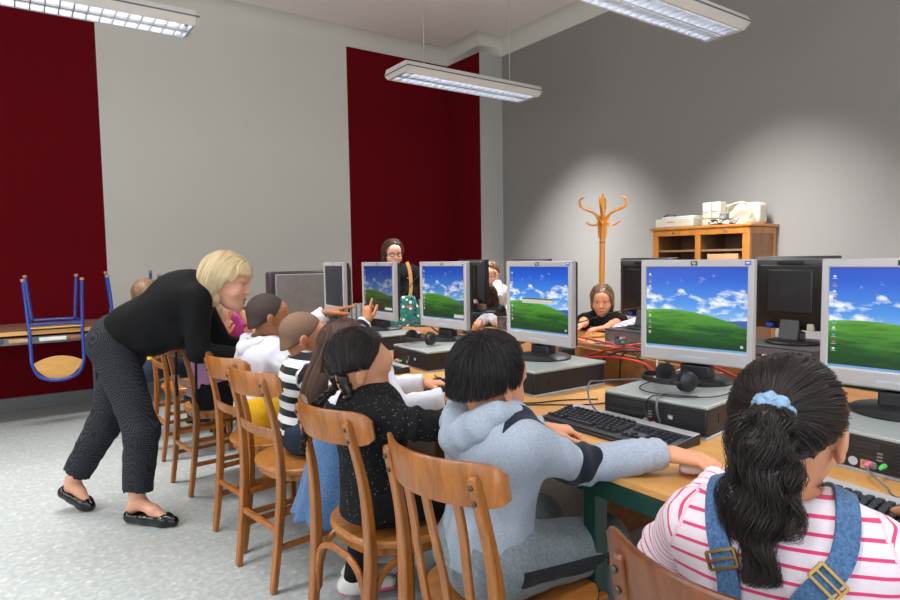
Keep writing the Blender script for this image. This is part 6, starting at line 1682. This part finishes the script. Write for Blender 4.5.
# ---------------------------------------------------------------- K: standing woman with glasses
DK=5.35
hc=at_d(393,252.5,DK); hfw=nrm(-FW*.85+RT*.30-UP*.12); hup=ZU
nk=hc+A3(.03,.03,-.135); chest=nk+A3(.03,.05,-.14); pel=nk+A3(.12,.20,-.44)
sd=nrm(np.cross(hfw*A3(1,1,0),ZU)) # her right
def clothesK(c):
    top(c,C_BLK2,.022,hem=.16,name='dark_jacket',folds=.006,ffreq=30,neckr=.05,seed=51)
    nk=c['neck']; fr=c['front'] if c['front']@hfw>0 else -c['front']
    for sg in (1,-1):
        g=Group([Cap(nk+sd*sg*.05+A3(0,0,.012),nk+sd*sg*.085+fr*.075-A3(0,0,.05),.022,.028,k=.01)],fold=fold_noise(.003,60,sg+3)); V,F=surface([g],.008); c['P'].add('white_collar',V,F,C_WHITE)
    g=Group([Cap(nk+fr*.05+sd*.04,nk+fr*.05-sd*.04,.03,.03,k=.02),Cap(nk+fr*.06,nk+fr*.075-A3(0,0,.06),.03,.015,k=.02)],fold=fold_noise(.004,60,9)); V,F=surface([g],.008); c['P'].add('black_scarf',V,F,C_BLK)
    trousers(c,C_DKJEAN,.012,name='dark_jeans'); 
    for i in (0,1): shoe(c,c['LG'][i][2],c['LG'][i][2]+hfw*A3(1,1,0)*.16,'canvas',k=1.2)
    H=c['H']; b=MB()
    for sx in (-1,1):
        pts=[H.w(sx*.031+.022*math.cos(a),.094,-.010+.017*math.sin(a)) for a in [2*PI*i/20 for i in range(21)]]; b.tube(pts,.0022*H.k,6)
        b.tube([H.w(sx*.053,.092,-.006),H.w(sx*.076,.02,-.004),H.w(sx*.078,-.01,-.008)],.0018*H.k,5)
    b.tube([H.w(-.009,.094,-.008),H.w(.009,.094,-.008)],.002*H.k,5); c['P'].mb('glasses',b,'black',angle=180)
figure('person with shoulder-length brown hair, glasses and dark jacket standing before the red wall',(pel[0],pel[1],0),hc,hfw,hup,nk,chest,pel,nk+sd*.155-A3(0,0,.055),nk-sd*.155-A3(0,0,.055),
       nk+sd*.20+A3(.0,-.10,-.52),nk-sd*.20+A3(.05,.12,-.50),poleR=tuple(-hfw),poleL=tuple(-hfw),
       legs=[(pel+sd*.09,pel*A3(1,1,0)+sd*.09+hfw*A3(1,1,0)*.12+A3(0,0,.48),pel*A3(1,1,0)+sd*.09+A3(0,0,.09)),(pel-sd*.09,pel*A3(1,1,0)-sd*.09+hfw*A3(1,1,0)*.12+A3(0,0,.48),pel*A3(1,1,0)-sd*.09+A3(0,0,.09))],
       k=1.28,hk=1.06,skn='fair',h=.012,hh=.0055,adult=True,female=True,clothes=clothesK,hair=hairshoulder('brown',1400,.115),mouth=.004,handh=.005)
# her shoulder bag
t=NT('flower_print'); v=t.coord(); vo=t.add('ShaderNodeTexVoronoi'); vo.inputs['Scale'].default_value=34; t.link(v,vo.inputs['Vector']); sc_=t.add('ShaderNodeSeparateColor'); t.link(vo.outputs['Color'],sc_.inputs[0])
c1=t.ramp(sc_.outputs[0],[(0,rgb(40,140,130)),(.52,rgb(40,140,130)),(.53,rgb(232,226,212)),(.74,rgb(232,226,212)),(.75,rgb(196,96,60)),(.87,rgb(20,60,66))],'CONSTANT'); t.base(t.mix(t.math('GREATER_THAN',vo.outputs['Distance'],.42),c1,rgb(30,110,104))); t.set(Roughness=.8)
BAGM=t.m
bc=at_d(405,313,DK-.32)
r=thing('shoulder_bag','teal flower-patterned shoulder bag with a tan strap hanging at the standing woman\'s side','bag',(float(bc[0]),float(bc[1]),float(bc[2])-.13),R(-35))
b=MB(); n=4; vs=[]
for z,wx,wy in ((0,.15,.045),(.02,.155,.05),(.14,.125,.04),(.25,.085,.02),(.27,.08,.008)): vs+=[(-wx,-wy,z),(wx,-wy,z),(wx,wy,z),(-wx,wy,z)]
fs=[(3,2,1,0),(16,17,18,19)]+[(i*4+j,i*4+(j+1)%4,(i+1)*4+(j+1)%4,(i+1)*4+j) for i in range(4) for j in range(4)]
b.add(vs,fs); part('bag_body',b,BAGM,r,bev=.008)
b=MB(); b.box((0,0,.008),(.315,.104,.03)); part('bottom_band',b,plain('tan_leather',rgb(176,120,62),.6),r,bev=.006)
sp=[at_d(407,262,DK-.2),at_d(410,272,DK-.25),at_d(411,290,DK-.3),at_d(408,302,DK-.32)]
rl=np.array([[math.cos(R(35)),-math.sin(R(35)),0],[math.sin(R(35)),math.cos(R(35)),0],[0,0,1]])
o_=A3(float(bc[0]),float(bc[1]),float(bc[2])-.13)
b=MB(); b.sweep(smooth_path([tuple(rl@(q-o_)) for q in sp],5),.028,.005,(0,1,0)); part('strap',b,plain('tan_strap',rgb(186,128,66),.6),r,label='tan leather strap')
# ---------------------------------------------------------------- far children
def simple_kid(label,hd,fwdv,skn_,hairf,topm,hk=1.,lean=10,wr=None,hands=None,topname='shirt',sleeve='long',arms=None):
    hd=A3(hd); f=nrm(fwdv); f2=nrm(f*A3(1,1,0)); nk=hd-f2*.02-A3(0,0,.115); pel=nk-f2*.06-A3(0,0,.32); rt=nrm(np.cross(f2,ZU)); ch=pel+(nk-pel)*.7
    wR,wL=arms or (nk+f2*.26+rt*.10-A3(0,0,.13),nk+f2*.26-rt*.10-A3(0,0,.13))
    def cl(c):
        top(c,topm,.012,hem=.04,name=topname,seed=61,sleeve=sleeve); trousers(c,C_DKJEAN,.012,name='trousers')
    legs=[(pel+rt*.07,pel+rt*.08+f2*.3,pel*A3(1,1,0)+rt*.08+f2*.32+A3(0,0,.09)),(pel-rt*.07,pel-rt*.08+f2*.3,pel*A3(1,1,0)-rt*.08+f2*.32+A3(0,0,.09))]
    hands=hands or {}
    return figure(label,(pel[0],pel[1],0),hd,fwdv,ZU,nk,ch,pel,nk+rt*.125-A3(0,0,.045),nk-rt*.125-A3(0,0,.045),wR,wL,poleR=tuple(rt*.5-ZU),poleL=tuple(-rt*.5-ZU),legs=legs,hk=hk,skn=skn_,h=.009,hh=.005,handh=.003,clothes=cl,hair=hairf,handR=hands.get('R'),handL=hands.get('L'))
hN=at_d(602,299,4.35)
def hairN(c):
    H=c['H']; ex=[Group([Ell(H.w(0,-.035,-.05),A3(.079,.053,.085),H.M,.03)],fold=fold_noise(.004,80,4))]
    hair_cap(c,Fp=(.085,.050),Sp=(.030,-.03),Np=(-.02,-.14),stopm=.008,growr=(.5,1.1),thick=.007,extra=ex,m='ltbrown',n=1800,step=.011,steps=16,w=.001,flow=flow_down(H,0,.1),hstep=.005)
simple_kid('small person in a black top with parted brown hair between two monitors',hN,nrm(-FW*.9-RT*.28-UP*.20),'tan',hairN,C_BLK,sleeve='short',topname='black_top',
   arms=(at_d(583,324,4.0),at_d(605,328,3.95)),hands=dict(R=dict(d=tuple(-RT*.9-UP*.15-FW*.3),n=(0,0,1),curl=(.3,.3,.4,.4)),L=dict(d=tuple(-RT*.9-FW*.25-UP*.05),n=(0,0,1),curl=(.2,.3,.3,.4))))
b=MB(); 
g=Group([Cap(at_d(613,331,4.05),at_d(632,326,4.1),.045,.06,A3(0,0,1),1.5,.03),Cap(at_d(622,327,4.1),at_d(640,322,4.15),.04,.05,A3(0,0,1),1.5,.03)],fold=fold_noise(.006,50,7))
V,F=surface([g],.008); o=link('folded_cloth',mesh_np('folded_cloth',V,F,mats=[stripes('pink_white_cloth',rgb(226,214,226),rgb(176,130,190),.05,.4,attr='s')])); np_attr(o.data,'s',V[:,0]*1.3+V[:,2]); tag(o,'crumpled white and lilac cloth beside the small girl in black','cloth')
hL=at_d(490,273,5.5)
simple_kid('person with short fair hair holding one hand to the face',hL,nrm(-FW*.8-RT*.2-UP*.35),'fair',hairshort('ltbrown',1000),C_WHITE,topname='white_shirt',
   arms=(hL+A3(.10,-.12,-.16),hL+RT*.055-FW*.07-A3(0,0,.075)),hands=dict(L=dict(d=(0,0,1),n=tuple(RT),curl=(.5,.5,.5,.5))))
hM=at_d(484,297,5.15)
simple_kid('person with brown hair, lower and nearer than the fair-haired one, behind monitor',hM,nrm(-FW*.3-RT*.9-UP*.3),'tan',hairshoulder('brown',900,.09),C_WHITE,topname='white_top',arms=(at_d(497,322,4.6),at_d(480,322,4.6)))
# ---------------------------------------------------------------- LIGHT
w=bpy.data.worlds.new('world'); SC.world=w; w.use_nodes=True
bg=w.node_tree.nodes['Background']; bg.inputs[0].default_value=(.8,.9,1,1); bg.inputs[1].default_value=1.0
vs=SC.view_settings; vs.view_transform='Standard'; vs.look='None'; vs.exposure=EXPO; vs.gamma=1; vs.use_curve_mapping=False
